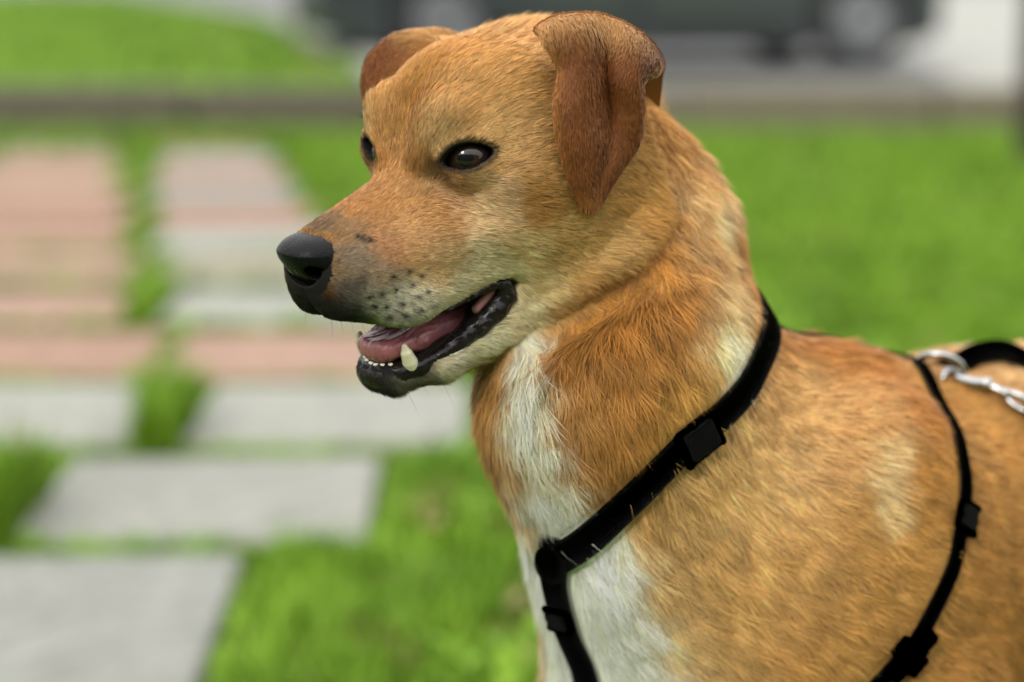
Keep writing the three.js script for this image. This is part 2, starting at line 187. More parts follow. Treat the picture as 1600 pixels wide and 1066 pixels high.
// naive surface nets over the cells near the surface; f, lo, hi and h in centimetres
function netMesh(f, lo, hi, h, keep) {
  const n = [0, 1, 2].map((i) => Math.ceil((hi[i] - lo[i]) / h) + 1), [nx, ny, nz] = n, B = 8;
  const val = new Float32Array(nx * ny * nz).fill(NaN), cell = new Int32Array(nx * ny * nz).fill(-1);
  const pos = [], idx = [];
  const at = (i, j, k) => { const q = i + nx * (j + ny * k); let v = val[q]; if (v !== v) v = val[q] = f(lo[0] + i * h, lo[1] + j * h, lo[2] + k * h); return v; };
  const vert = (i, j, k) => {
    const q = i + nx * (j + ny * k); if (cell[q] >= 0) return cell[q];
    let x = 0, y = 0, z = 0, c = 0;
    for (let e = 0; e < 12; e++) {
      const ax = e >> 2, u = e & 1, v = (e >> 1) & 1;
      const p0 = ax === 0 ? [0, u, v] : ax === 1 ? [u, 0, v] : [u, v, 0], p1 = p0.slice(); p1[ax] = 1;
      const a = at(i + p0[0], j + p0[1], k + p0[2]), b = at(i + p1[0], j + p1[1], k + p1[2]);
      if ((a < 0) === (b < 0)) continue;
      const t = a / (a - b); c++;
      x += p0[0] + (p1[0] - p0[0]) * t; y += p0[1] + (p1[1] - p0[1]) * t; z += p0[2] + (p1[2] - p0[2]) * t;
    }
    pos.push(lo[0] + (i + x / c) * h, lo[1] + (j + y / c) * h, lo[2] + (k + z / c) * h);
    return cell[q] = pos.length / 3 - 1;
  };
  const reach = B * h * 0.87 * 1.7 + h;
  for (let bk = 0; bk < nz; bk += B) for (let bj = 0; bj < ny; bj += B) for (let bi = 0; bi < nx; bi += B) {
    if (Math.abs(f(lo[0] + (bi + B / 2) * h, lo[1] + (bj + B / 2) * h, lo[2] + (bk + B / 2) * h)) > reach) continue;
    for (let k = Math.max(1, bk); k < Math.min(nz - 2, bk + B); k++) for (let j = Math.max(1, bj); j < Math.min(ny - 2, bj + B); j++) for (let i = Math.max(1, bi); i < Math.min(nx - 2, bi + B); i++) {
      const a = at(i, j, k) < 0;
      for (let ax = 0; ax < 3; ax++) {
        const b = (ax === 0 ? at(i + 1, j, k) : ax === 1 ? at(i, j + 1, k) : at(i, j, k + 1)) < 0;
        if (a === b) continue;
        if (keep && !keep(lo[0] + i * h, lo[1] + j * h, lo[2] + k * h)) continue;
        const q = ax === 0 ? [vert(i, j - 1, k - 1), vert(i, j, k - 1), vert(i, j, k), vert(i, j - 1, k)]
          : ax === 1 ? [vert(i - 1, j, k - 1), vert(i - 1, j, k), vert(i, j, k), vert(i, j, k - 1)]
            : [vert(i - 1, j - 1, k), vert(i, j - 1, k), vert(i, j, k), vert(i - 1, j, k)];
        if (a) idx.push(q[0], q[1], q[2], q[0], q[2], q[3]); else idx.push(q[0], q[2], q[1], q[0], q[3], q[2]);
      }
    }
  }
  const P = new Float32Array(pos), N = new Float32Array(pos.length), e = h * 0.6;
  for (let v = 0; v < P.length; v += 3) {
    const x = P[v], y = P[v + 1], z = P[v + 2];
    let a = f(x + e, y, z) - f(x - e, y, z), b = f(x, y + e, z) - f(x, y - e, z), c = f(x, y, z + e) - f(x, y, z - e);
    const l = Math.hypot(a, b, c) || 1; N[v] = a / l; N[v + 1] = b / l; N[v + 2] = c / l;
  }
  return { P, N, I: idx };
}
function toGeometry(m, toWorld, colorOf) { // centimetres in a frame -> metres in the world
  const g = new THREE.BufferGeometry(), n = m.P.length / 3, P = new Float32Array(n * 3), N = new Float32Array(n * 3), p = V(0, 0, 0), q = V(0, 0, 0);
  for (let i = 0; i < n; i++) {
    p.set(m.P[i * 3], m.P[i * 3 + 1], m.P[i * 3 + 2]); toWorld.point(p); p.toArray(P, i * 3);
    q.set(m.N[i * 3], m.N[i * 3 + 1], m.N[i * 3 + 2]); toWorld.dir(q); q.toArray(N, i * 3);
  }
  g.setAttribute('position', new THREE.BufferAttribute(P, 3)); g.setAttribute('normal', new THREE.BufferAttribute(N, 3));
  g.setIndex(m.I);
  if (colorOf) { const C = new Float32Array(n * 3); for (let i = 0; i < n; i++) { const c = colorOf(P[i * 3], P[i * 3 + 1], P[i * 3 + 2], N[i * 3], N[i * 3 + 1], N[i * 3 + 2]); C.set(c, i * 3); } g.setAttribute('color', new THREE.BufferAttribute(C, 3)); }
  return g;
}
// a frame at O (metres) whose local unit is a centimetre: x towards the tail, y up, z towards the dog's left side
function frame(O, yaw, pitch, roll) {
  const a = yaw * Math.PI / 180, t = pitch * Math.PI / 180, r = roll * Math.PI / 180;
  const X = V(Math.cos(a) * Math.cos(t), Math.sin(t), -Math.sin(a) * Math.cos(t)), l0 = V(Math.sin(a), 0, Math.cos(a)), u0 = l0.clone().cross(X);
  const Y = u0.clone().multiplyScalar(Math.cos(r)).addScaledVector(l0, Math.sin(r)), Z = l0.clone().multiplyScalar(Math.cos(r)).addScaledVector(u0, -Math.sin(r));
  return {
    O, X, Y, Z,
    point: (p) => { const x = p.x / 100, y = p.y / 100, z = p.z / 100; return p.copy(O).addScaledVector(X, x).addScaledVector(Y, y).addScaledVector(Z, z); },
    dir: (d) => { const x = d.x, y = d.y, z = d.z; return d.set(0, 0, 0).addScaledVector(X, x).addScaledVector(Y, y).addScaledVector(Z, z); },
    at: (x, y, z) => O.clone().addScaledVector(X, x / 100).addScaledVector(Y, y / 100).addScaledVector(Z, z / 100),
    local: (x, y, z, out) => { const dx = (x - O.x) * 100, dy = (y - O.y) * 100, dz = (z - O.z) * 100; out[0] = dx * X.x + dy * X.y + dz * X.z; out[1] = dx * Y.x + dy * Y.y + dz * Y.z; out[2] = dx * Z.x + dy * Z.y + dz * Z.z; return out; },
  };
}
function spline(P, t) { // Catmull-Rom through a list of points, t in 0..1
  const n = P.length - 1, x = clamp(t * n, 0, n - 1e-6), i = Math.floor(x), f = x - i;
  const a = P[Math.max(i - 1, 0)], b = P[i], c = P[i + 1], d = P[Math.min(i + 2, n)];
  return b.map((_, k) => 0.5 * (2 * b[k] + (c[k] - a[k]) * f + (2 * a[k] - 5 * b[k] + 4 * c[k] - d[k]) * f * f + (3 * b[k] - a[k] - 3 * c[k] + d[k]) * f * f * f));
}
// ---------- the dog's shape ----------
const HEAD = frame(V(-0.0426, 0.6259, -0.9196), 45, 4, 3);      // between the eyes
const BODY = frame(V(0.168, 0.508, -1.04), 32, 0, 0);             // at the withers, 52 cm above the lawn
const MOUTH = [[-12, -6.9], [-7.15, -6.85], [-6.4, -6.9], [-5.1, -7.25], [-4, -7.5], [-2.9, -7.35], [-1.9, -7.1], [-1, -6.8], [0, -6.3], [1.1, -6.0], [2.0, -5.9], [2.55, -6.3], [2.3, -7.2], [1.2, -8.1], [0.4, -8.6], [-1, -9.3], [-2.4, -9.7], [-3.3, -9.8], [-4.3, -9.7], [-12, -9.6]];
const EYE_C = [0.74, -0.06, 2.42], EYE_R = 1.12, EYE_F = [-0.02, -0.26, 1.68];
const gaze = (v) => { v.normalize(); const s = V(0, 1, 0).cross(v).normalize(); return { v, s, u: v.clone().cross(s) }; };
const GAZE = gaze(V(-0.83, 0.17, 0.53)), GAZE_FAR = gaze(V(-0.95, 0.17, 0.22)); // s points to the inner corner's far side
const LID_TURN = 0.28, LID_S = 0.22, LID_U = 0.02, LID_A = [0.92, 1.5], LID_B = [1.12, 1.68];
function headField(x, y, zz) {
  const z = Math.abs(zz);
  let d = (Math.pow(Math.pow(Math.abs((x - 5.1) / 6.3), 2.6) + Math.pow(Math.abs((y - 0.7) / 4.3), 2.6) + Math.pow(z / (4.75 - (1.0 + 0.75 * step01(0.5, 3.5, y)) * step01(4.5, -1.0, x)), 2.6), 1 / 2.6) - 1) * 4.6;                          // skull
  d = smin(d, ell(x, y, z, 1.2, 1.2, 1.75, 2.3, 1.9, 1.85), 1.4);              // brow
  d = smin(d, ell(x, y, z, 8.3, 0.4, 0, 4.2, 4.6, 4.6), 2);                     // nape
  d = smin(d, ell(x, y, z, 3.8, -1.9, 3.2, 3.8, 2.5, 2.3), 1.8);             // cheek bone
  d = smin(d, ell(x, y, z, 6.6, -3.8, 2.9, 5.0, 4.6, 3.0), 2.2);             // cheek
  d = smin(d, ell(x, y, z, 9.0, -3.6, 2.6, 3.2, 4.6, 3.1), 1.6);             // jowl ruff
  d = smin(d, cone(x, y, z, 0.3, -2.2, 0, 2.2, -6.4, -4.1, 0, 1.6), 1.4);    // bridge
  d = smin(d, cone(x, y, z, 1.0, -3.5, 1.85, 2.25, -5.6, -4.8, 0.95, 1.75), 1.2); // upper jaw
  d = smin(d, cone(x, y, z, -5.9, -5.8, 0.8, 1.2, -3.2, -6.35, 1.85, 1.3), 0.9); // lips
  d = smin(d, cone(x, y, z, -3.2, -6.35, 1.85, 1.3, 1.8, -5.2, 2.4, 1.35), 0.9);
  d = smin(d, ell(x, y, z, 6.0, -5.4, 0, 4.8, 4.6, 4.4), 1.5);               // throat end of the head
  d = smin(d, ell(x, y, z, 0.35, -0.02, 2.55, 1.7, 1.4, 1.45), 0.7);           // lids round the eyeball
  d = smin(d, cone(x, y, z, -1.25, 0.0, 1.15, 0.55, -0.55, 2.0, 2.1, 0.85), 0.9);   // inner brow
  d = smin(d, cone(x, y, z, -0.35, 1.1, 2.4, 0.32, 0.9, 1.1, 3.4, 0.32), 0.7);      // upper lid
  d += 0.4 * Math.exp(-(z * z) / 0.5) * Math.exp(-((y - 2.6) ** 2) / 4) * step01(3, 0.5, x); // furrow of the forehead
  d += 0.3 * Math.exp(-((x - 1.2) ** 2 / 5 + (y + 2.1) ** 2 / 1.2 + (z - 4) ** 2 / 4));       // hollow under the eye
  // lower jaw
  let j = cone(x, y, z, 5.2, -7.4, 2.4, 1.9, -0.8, -9.7, 1.45, 1.15);
  j = smin(j, cone(x, y, z, -0.8, -9.7, 1.45, 1.15, -2.8, -10.3, 0.65, 0.95), 0.6);
  j = smin(j, ell(x, y, z, 1.5, -9.2, 0, 5.2, 1.4, 2.4), 0.8);
  j = smin(j, ell(x, y, z, -2.7, -10.35, 0, 1.15, 0.9, 1.3), 0.5);
  d = smin(d, j, 0.9);
  const m = polyDistance(x, y, MOUTH);
  d = smax(d, -m, 0.35);
  d = smax(d, -ell(x, y, z, -6.8, -4.1, 0, 1.75, 1.15, 1.45), 0.15);            // room for the nose
  // eye opening
  const E = zz < 0 ? EYE_F : EYE_C, ex = x - E[0], ey = y - E[1], ez = z - E[2];
  const G = zz < 0 ? GAZE_FAR : GAZE, a = ex * G.v.x + ey * G.v.y + ez * G.v.z, s = ex * G.s.x + ey * G.s.y + ez * G.s.z, u = ex * G.u.x + ey * G.u.y + ez * G.u.z;
  if (a > 0) { // an almond: the overlap of two discs, tilted
    const c = Math.cos(LID_TURN), n = Math.sin(LID_TURN), s2 = s * c + u * n - LID_S, u2 = -s * n + u * c - LID_U;
    const al = smax(Math.hypot(s2, u2 + LID_A[0]) - LID_A[1], Math.hypot(s2, u2 - LID_B[0]) - LID_B[1], 0.25) + (zz < 0 ? 0.14 : 0);
    d = smax(d, -al, 0.22);
  }
  d = smax(d, -(Math.hypot(ex, ey, ez) - EYE_R - 0.03), 0.12);
  return d;
}
function bodyField(x, y, zz) {
  const z = Math.abs(zz);
  let d = ell(x, y, z, 13, -13.7, 0, 25, 11.8, 10.4);                        // ribs
  d = smin(d, ell(x, y, z, -5.4, -13.0, 0, 9.0, 11.5, 7.6), 4);               // fore chest
  d = smin(d, ell(x, y, z, -7.8, -17.8, -0.5, 8.4, 9.6, 8.6), 3);                   // breast
  d = smin(d, ell(x, y, z, -2.0, -4.8, 1.2, 8, 5.0, 4.0), 4);                 // withers
  d = smin(d, ell(x, y, z, -1.5, -12.5, 6.2, 7.5, 11.0, 4.2), 3);             // shoulder
  if (x > 14) {
  d = smin(d, ell(x, y, z, 36, -10, 0, 15, 9.2, 8.4), 5);                     // loin
  d = smin(d, ell(x, y, z, 49, -9.5, 0, 10, 10.5, 8.6), 5);                   // croup
  }
  if (x < 18 && y < -8) {
  d = smin(d, cone(x, y, z, 1, -20, 7, 5.0, 6, -28, 7.6, 3.6), 3);            // upper arm
  d = smin(d, cone(x, y, z, 6, -28, 7.6, 3.4, 2.5, -43, 7.2, 2.2), 2);        // fore leg
  d = smin(d, cone(x, y, z, 2.5, -43, 7.2, 2.1, 0.5, -48.5, 7.2, 2.0), 1);
  d = smin(d, ell(x, y, z, -1.2, -50.0, 7.2, 3.8, 2.0, 2.9), 1.2);
  }
  if (x > 25) {
  d = smin(d, cone(x, y, z, 49, -13, 6, 7.0, 44, -26, 7, 4.6), 3);            // thigh
  d = smin(d, cone(x, y, z, 44, -26, 7, 4.0, 56, -37, 7, 2.4), 2);
  d = smin(d, cone(x, y, z, 56, -37, 7, 2.3, 54, -48.5, 7, 2.0), 1.2);
  d = smin(d, ell(x, y, z, 52.5, -50.0, 7, 3.8, 2.0, 2.9), 1.2);
  d = smin(d, cone(x, y, z, 57, -5, 0, 2.6, 72, -14, 0, 2.2), 2);             // tail
  d = smin(d, cone(x, y, z, 72, -14, 0, 2.2, 82, -8, 0, 1.0), 1);
  }
  return d;
}
const NECKF = frame(V(0.062, 0.5, -0.968), 38, 0, 0);
const NECK = [[-1.0, 12.2, -5.6, 5.4], [0.7, 6.0, -3.2, 7.1], [0.0, 0, -0.4, 8.0], [1.8, -7, 0, 7.6]];
const FOLD = [[12.4, 1.6, 4.6], [12.1, -1.2, 5.6], [10.9, -4.4, 6.9], [8.2, -6.3, 7.1], [5.4, -7.7, 6.4], [3.2, -9.0, 5.0]];
const FOLD_SIDE = (x, y) => { const t = y > -4.4 ? 12.2 - (y < -1.2 ? (-1.2 - y) * 0.37 : 0) : 10.9 + (y + 4.4) * 1.7; return t - x; }; // how far to the face side of the fold
const _h = [0, 0, 0], _b = [0, 0, 0];
function neckField(wx, wy, wz) {
  let d = 1e9;
  NECKF.local(wx, wy, wz, _b); const x = _b[0], y = _b[1], z = _b[2] * 1.34;
  for (let i = 0; i + 1 < NECK.length; i++) {
    const q = cone(x, y, z, NECK[i][0], NECK[i][1], NECK[i][2], NECK[i][3], NECK[i + 1][0], NECK[i + 1][1], NECK[i + 1][2], NECK[i + 1][3]);
    d = i ? smin(d, q, 1.5) : q;
  }
  return d;
}
function dogField(wx, wy, wz) { // metres in, centimetres out
  HEAD.local(wx, wy, wz, _h); const x = _h[0], y = _h[1], z = _h[2];
  const near = Math.hypot(x - 2, y + 2, z) < 22;
  const n = neckField(wx, wy, wz) * 0.9;
  BODY.local(wx, wy, wz, _b);
  let d = smin(bodyField(_b[0], _b[1], _b[2]), n, 4);
  if (near) {
    d = smin(headField(x, y, z), d, 0.6);
    if (x > 1) { // the fold where the jowl hangs over the neck
      const q = Math.abs(z); let c = 9;
      for (let i = 0; i + 1 < FOLD.length; i++) { const a = FOLD[i], b = FOLD[i + 1]; c = Math.min(c, cone(x, y, q, a[0], a[1], a[2], 0, b[0], b[1], b[2], 0)); }
      if (c < 4) d += 1.15 * Math.exp(-c * c / 0.85) - 0.28 * Math.exp(-((c - 1.6) ** 2) / 0.8) * step01(0, 1.2, FOLD_SIDE(x, y));
    }
  }
  return d;
}
const HEAD_CUT = 12.5;
const headMesh = netMesh((x, y, z) => { const p = HEAD.at(x, y, z); return dogField(p.x, p.y, p.z); }, [-10, -15, -10], [14, 8.5, 10], 0.11, (x, y, z) => x < HEAD_CUT && y > -12.6 && Math.hypot(z) < 9);
const bodyMesh = netMesh((x, y, z) => { const p = BODY.at(x, y, z); return dogField(p.x, p.y, p.z); }, [-38, -53.5, -17], [86, 18, 17], 0.4, (x, y, z) => { const p = BODY.at(x, y, z); HEAD.local(p.x, p.y, p.z, _h); return !(_h[0] < HEAD_CUT - 1.2 && _h[1] > -11.6 && Math.abs(_h[2]) < 8.2); });
console.log('head', headMesh.P.length / 3, 'body', bodyMesh.P.length / 3);
// ---------- ears, nose ----------
// a sheet through rows of points, given thickness and a rounded rim
function sheet(rows, nu, nv, thick, mirror) {
  const S = [], at = (i, j) => S[j * (nu + 1) + i];
  for (let j = 0; j <= nv; j++) { const r = rows[0].map((_, c) => spline(rows.map((q) => q[c]), j / nv)); for (let i = 0; i <= nu; i++) S.push(V(...spline(r, i / nu))); }
  const P = [], N = [], I = [], UV = [];
  const nrm = S.map((_, q) => { const i = q % (nu + 1), j = (q / (nu + 1)) | 0; return at(Math.min(i + 1, nu), j).clone().sub(at(Math.max(i - 1, 0), j)).cross(at(i, Math.min(j + 1, nv)).clone().sub(at(i, Math.max(j - 1, 0)))).normalize(); });
  for (const side of [1, -1]) S.forEach((p, q) => {
    const i = q % (nu + 1), j = (q / (nu + 1)) | 0, e = Math.min(i, nu - i, nv - j) / 3, t = thick * Math.sqrt(clamp(0.08 + e, 0, 1));
    P.push(p.x - nrm[q].x * t * side, p.y - nrm[q].y * t * side, p.z - nrm[q].z * t * side); N.push(-nrm[q].x * side, -nrm[q].y * side, -nrm[q].z * side); UV.push(i / nu, j / nv);
  });
  const n = S.length, quad = (a, b, c, d) => I.push(a, b, c, a, c, d);
  for (let j = 0; j < nv; j++) for (let i = 0; i < nu; i++) { const a = j * (nu + 1) + i; quad(a, a + nu + 1, a + nu + 2, a + 1); quad(n + a, n + a + 1, n + a + nu + 2, n + a + nu + 1); }
  for (let j = 0; j < nv; j++) { const a = j * (nu + 1), b = a + nu; quad(a, n + a, n + a + nu + 1, a + nu + 1); quad(b, b + nu + 1, n + b + nu + 1, n + b); }
  for (let i = 0; i < nu; i++) { const a = nv * (nu + 1) + i; quad(a, n + a, n + a + 1, a + 1); quad(i, i + 1, n + i + 1, n + i); }
  if (mirror) { for (let k = 2; k < P.length; k += 3) { P[k] = -P[k]; N[k] = -N[k]; } for (let k = 0; k < I.length; k += 3) { const t = I[k]; I[k] = I[k + 1]; I[k + 1] = t; } }
  return { P: new Float32Array(P), N: new Float32Array(N), I, UV };
}
const EAR = [
  [[4.57, 4.72, 4.2], [5.49, 4.65, 4.5], [6.73, 4.38, 4.6], [7.98, 4.02, 4.5], [9.27, 3.32, 4.6], [10.83, 2.18, 4.5], [12.18, 1.19, 4.4]],
  [[3.25, 5.72, 4.4], [4.09, 6.22, 5.0], [5.20, 6.26, 5.4], [6.65, 6.07, 5.5], [8.03, 5.48, 5.9], [9.55, 4.51, 6.0], [11.04, 3.15, 5.6]],
  [[3.03, 5.44, 5.1], [3.47, 5.79, 6.0], [4.45, 5.72, 6.3], [6.12, 5.24, 6.1], [6.90, 4.89, 6.9], [8.17, 4.16, 7.0], [9.81, 3.19, 6.2]],
  [[3.57, 4.06, 5.6], [3.59, 4.28, 6.4], [4.36, 4.16, 6.7], [6.15, 3.67, 6.2], [6.12, 3.68, 7.2], [6.78, 3.51, 7.5], [8.09, 3.05, 6.8]],
  [[3.13, 2.49, 5.8], [3.24, 2.59, 6.6], [4.25, 2.42, 6.8], [6.23, 1.93, 6.3], [6.45, 1.98, 7.0], [7.02, 1.82, 7.3], [8.08, 1.49, 6.7]],
  [[3.23, 0.98, 5.9], [3.32, 0.90, 6.6], [4.18, 0.69, 6.9], [5.72, 0.32, 6.6], [6.38, 0.26, 6.9], [7.10, 0.29, 7.0], [7.76, 0.32, 6.7]],
  [[3.80, -0.85, 6.1], [3.81, -0.92, 6.5], [4.26, -1.09, 6.7], [5.04, -1.25, 6.6], [5.47, -1.24, 6.7], [5.97, -1.19, 6.7], [6.47, -1.14, 6.5]],
  [[4.51, -2.33, 6.3], [4.49, -2.43, 6.4], [4.52, -2.55, 6.5], [4.70, -2.61, 6.5], [4.88, -2.61, 6.5], [5.06, -2.51, 6.5], [5.31, -2.41, 6.4]]];
const EAR_FAR = [
  [[5.2, 3.9, 3.6], [5, 4, 3.8], [6.2, 3.9, 4.2], [7.9, 3.3, 4.4], [10, 2, 4.3], [11.4, 1, 4.2]],
  [[4.6, 4.3, 3.7], [4.2, 4.75, 4.2], [5.5, 4.7, 4.5], [7.2, 4.2, 4.8], [9, 3.3, 4.9], [10.8, 2.2, 4.8]],
  [[3.9, 4, 4.2], [3.3, 4.5, 5.4], [4.6, 4.5, 5.6], [6.2, 4.1, 5.8], [8, 3.3, 5.8], [9.6, 2.4, 5.7]],
  [[3.4, 3.3, 4.5], [2.55, 3.85, 6], [3.7, 3.8, 6.4], [5.2, 3.5, 6.6], [6.8, 3, 6.6], [8.2, 2.4, 6.5]],
  [[3.1, 2.4, 4.7], [2.2, 3, 6.3], [3.2, 2.8, 6.7], [4.7, 2.5, 6.9], [6.2, 2.1, 6.9], [7.4, 1.7, 6.7]],
  [[3, 1.3, 5], [2.1, 1.7, 6.3], [3.1, 1.3, 6.7], [4.7, 0.9, 6.9], [6.3, 0.5, 6.9], [7.6, 0.4, 6.7]],
  [[3, -0.1, 5.6], [2.4, 0.1, 6.2], [3.1, -0.3, 6.5], [4.4, -0.7, 6.7], [5.6, -1, 6.7], [6.7, -0.9, 6.6]],
  [[3.6, -1.6, 6.1], [3.3, -1.6, 6.2], [3.7, -1.9, 6.3], [4.3, -2.2, 6.4], [4.8, -2.2, 6.4], [5.4, -2, 6.3]]];
const earMesh = [sheet(EAR, 44, 64, 0.26, false), sheet(EAR_FAR, 44, 64, 0.26, true)];
function noseField(x0, y, zz) {
  const z = Math.abs(zz), x = x0 - 0.2 - 0.55 * Math.max(0, -3.5 - y);              // the front slopes back below the tip
  let d = (Math.pow(Math.pow(Math.abs((x + 6.9) / 1.95), 2.5) + Math.pow(Math.abs((y + 4.0) / 1.3), 2.5) + Math.pow(z / 1.72, 2.5), 1 / 2.5) - 1) * 1.3;
  d = smin(d, cone(x, y, z, -7.7, -4.75, 0.9, 0.5, -6.5, -4.3, 1.42, 0.5), 0.35);  // wings
  d = smin(d, cone(x, y, z, -7.6, -4.9, 0, 0.62, -7.2, -5.9, 0, 0.55), 0.5);       // philtrum
  d = smax(d, -rotEll(x, y, z, -8.05, -4.25, 0.92, 0.7, 0.42, 0.46, 0.15), 0.2);   // nostrils and their slits
  d = smax(d, -cone(x, y, z, -7.7, -4.3, 1.15, 0.36, -6.5, -4.2, 1.95, 0.14), 0.15);
  d = smax(d, -cone(x, y, z, -9.0, -4.2, 0, 0.03, -8.0, -6.4, 0, 0.06), 0.15);
  return d + 0.009 * noise(x0 * 9, y * 9, zz * 9);
}
const noseMesh = netMesh(noseField, [-10, -7.2, -2.4], [-5, -2, 2.4], 0.06);
// ---------- mouth ----------
const LIP = [[-1.4, -7.0, 2.95, 0.1], [0.1, -6.5, 3.15, 0.17], [1.3, -6.2, 3.3, 0.26], [2.0, -6.35, 3.36, 0.40], [2.15, -6.9, 3.34, 0.52], [1.65, -7.55, 3.15, 0.56], [0.75, -8.25, 2.85, 0.54], [-0.2, -8.85, 2.52, 0.48], [-1.1, -9.42, 2.2, 0.42], [-2.1, -9.92, 1.68, 0.5], [-2.85, -10.2, 1.05, 0.62], [-3.2, -10.38, 0.5, 0.7], [-3.28, -10.4, 0, 0.7]];
function lipField(x, y, zz) {
  const z = Math.abs(zz); let d = 1e9;
  for (let i = 0; i + 1 < LIP.length; i++) { const a = LIP[i], b = LIP[i + 1], q = cone(x, y, z, a[0], a[1], a[2], a[3], b[0], b[1], b[2], b[3]); d = i ? smin(d, q, 0.15) : q; }
  const back = step01(-2.2, 0.2, x);
  return d + back * (0.06 * Math.abs(noise(x * 1.5, y * 1.5, zz * 1.5)) - 0.03) + 0.012 * noise(x * 5, y * 5, zz * 5);
}
const lipMesh = netMesh(lipField, [-5, -11.5, -4.6], [3.6, -5.2, 4.6], 0.085);
function tongueField(x, y, z) {
  let d = cone(x, y, z * 0.57, 4.5, -8.15, 0, 0.9, -1.6, -8.7, 0, 0.85);
  d = smin(d, cone(x, y, z * 0.57, -1.6, -8.7, 0, 0.85, -3.2, -9.0, 0, 0.75), 0.4);
  d = smax(d, -ell(x, y, z, -2.9, -7.55, -0.25, 1.7, 1.05, 1.5), 0.25);       // cupped towards the tip
  d += 0.22 * Math.exp(-z * z / 0.2) * step01(-8.9, -7.9, y);
  return d + 0.05 * noise(x * 0.5, y * 0.5, z * 4.2) + 0.012 * noise(x * 9, y * 9, z * 9);
}
const tongueMesh = netMesh(tongueField, [-5, -11, -3], [6.5, -6.5, 3], 0.1);
const CANINE = [[-2.35, -10.1, 1.5, 0.4], [-2.68, -9.55, 1.62, 0.38], [-2.9, -9.1, 1.66, 0.30], [-3.02, -8.7, 1.64, 0.14]];
function chainField(C) { return (x, y, z) => { let d = 1e9; for (let i = 0; i + 1 < C.length; i++) { const a = C[i], b = C[i + 1]; d = Math.min(d, cone(x, y, z, a[0], a[1], a[2], a[3], b[0], b[1], b[2], b[3])); } return d; }; }
function mirrored(m) { const P = m.P.slice(), N = m.N.slice(), I = m.I.slice(); for (let k = 2; k < P.length; k += 3) { P[k] = -P[k]; N[k] = -N[k]; } for (let k = 0; k < I.length; k += 3) { const t = I[k]; I[k] = I[k + 1]; I[k + 1] = t; } return { P, N, I }; }
const canineMesh = netMesh(chainField(CANINE), [-3.6, -10.6, 0.9], [-1.8, -8.2, 2.2], 0.07);
const incisorMesh = [0.17, 0.52, 0.86].map((z, i) => netMesh(chainField([[-3.42 + i * i * 0.06, -10.1, z, 0.2], [-3.55 + i * i * 0.07, -9.86 + 0.03 * i, z - 0.07, 0.13], [-3.55 + i * i * 0.07, -9.82 + 0.05 * i, z + 0.09, 0.11]]), [-4.2, -10.5, z - 0.4], [-2.8, -9.3, z + 0.5], 0.05));
const molarMesh = netMesh(chainField([[0.2, -6.1, 2.55, 0.4], [0.15, -6.75, 2.7, 0.2]]), [-0.6, -6.9 - 0.4, 1.9], [1.0, -5.4, 3.3], 0.07);
const gumMesh = netMesh((x, y, z) => cone(x, y, z, 1.75, -6.55, 2.95, 0.2, 0.9, -7.5, 2.6, 0.26), [0.2, -8.2, 2], [2.4, -6, 3.5], 0.07);
const FUR_K = 1, FUR_W = 1, FUR_T = 0.35, FUR_MOST = 760000, EYE_OUT = 0.3;
// ---------- where the harness lies on the body ----------
function skinNormal(p, out) { const e = 0.004; return out.set(dogField(p.x + e, p.y, p.z) - dogField(p.x - e, p.y, p.z), dogField(p.x, p.y + e, p.z) - dogField(p.x, p.y - e, p.z), dogField(p.x, p.y, p.z + e) - dogField(p.x, p.y, p.z - e)).normalize(); }
function strapRun(points, lift, n = 90) { // points from the withers, in cm -> places on the coat, with the way out and the way along
  const R = []; 
  for (let i = 0; i <= n; i++) {
    const b = spline(points, i / n), p = BODY.at(b[0], b[1], b[2]), q = V(0, 0, 0);
    for (let k = 0; k < 5; k++) { skinNormal(p, q); p.addScaledVector(q, -dogField(p.x, p.y, p.z) * 0.008); }
    skinNormal(p, q); R.push({ p: p.clone().addScaledVector(q, (typeof lift === 'function' ? lift(i / n) : lift) / 100), n: q.clone(), s: p });
  }
  for (let k = 0; k < 3; k++) for (let i = 1; i < n; i++) { R[i].n.add(R[i - 1].n).add(R[i + 1].n).normalize(); R[i].p.multiplyScalar(2).add(R[i - 1].p).add(R[i + 1].p).multiplyScalar(0.25); }
  R.forEach((r, i) => { r.t = R[Math.min(i + 1, n)].p.clone().sub(R[Math.max(i - 1, 0)].p).normalize(); r.w = r.t.clone().cross(r.n).normalize(); r.n.copy(r.w).cross(r.t).normalize(); });
  return R;
}
const NECK_NEAR = [[-5.2, 3.0, 0], [-5.9, 2.5, 3.1], [-8.3, 1.2, 5.6], [-10.0, -0.15, 6.4], [-12.4, -1.55, 6.8], [-14.3, -2.7, 6.6], [-15.8, -4.25, 6.05], [-17.0, -5.8, 5.1], [-17.9, -7.4, 3.8], [-18.4, -8.5, 2.4]];
const NECK_FAR = [[-18.4, -8.5, 2.4], [-18.4, -7.2, 0], [-17, -4.5, -3], [-14, -2, -5.5], [-11, 0, -6.3], [-8, 1.3, -5.3], [-5.8, 2.6, -3], [-5.2, 3.0, 0]];
const BREAST = [[-18.5, -8.3, 2.1], [-18.1, -9.8, 1.85], [-17.6, -11.6, 1.75], [-17.0, -13.1, 1.7], [-16.1, -15.2, 2.0], [-14.5, -18.5, 1.6], [-11, -23.5, 0.6], [-3, -26.5, 0], [4, -27, 0]];
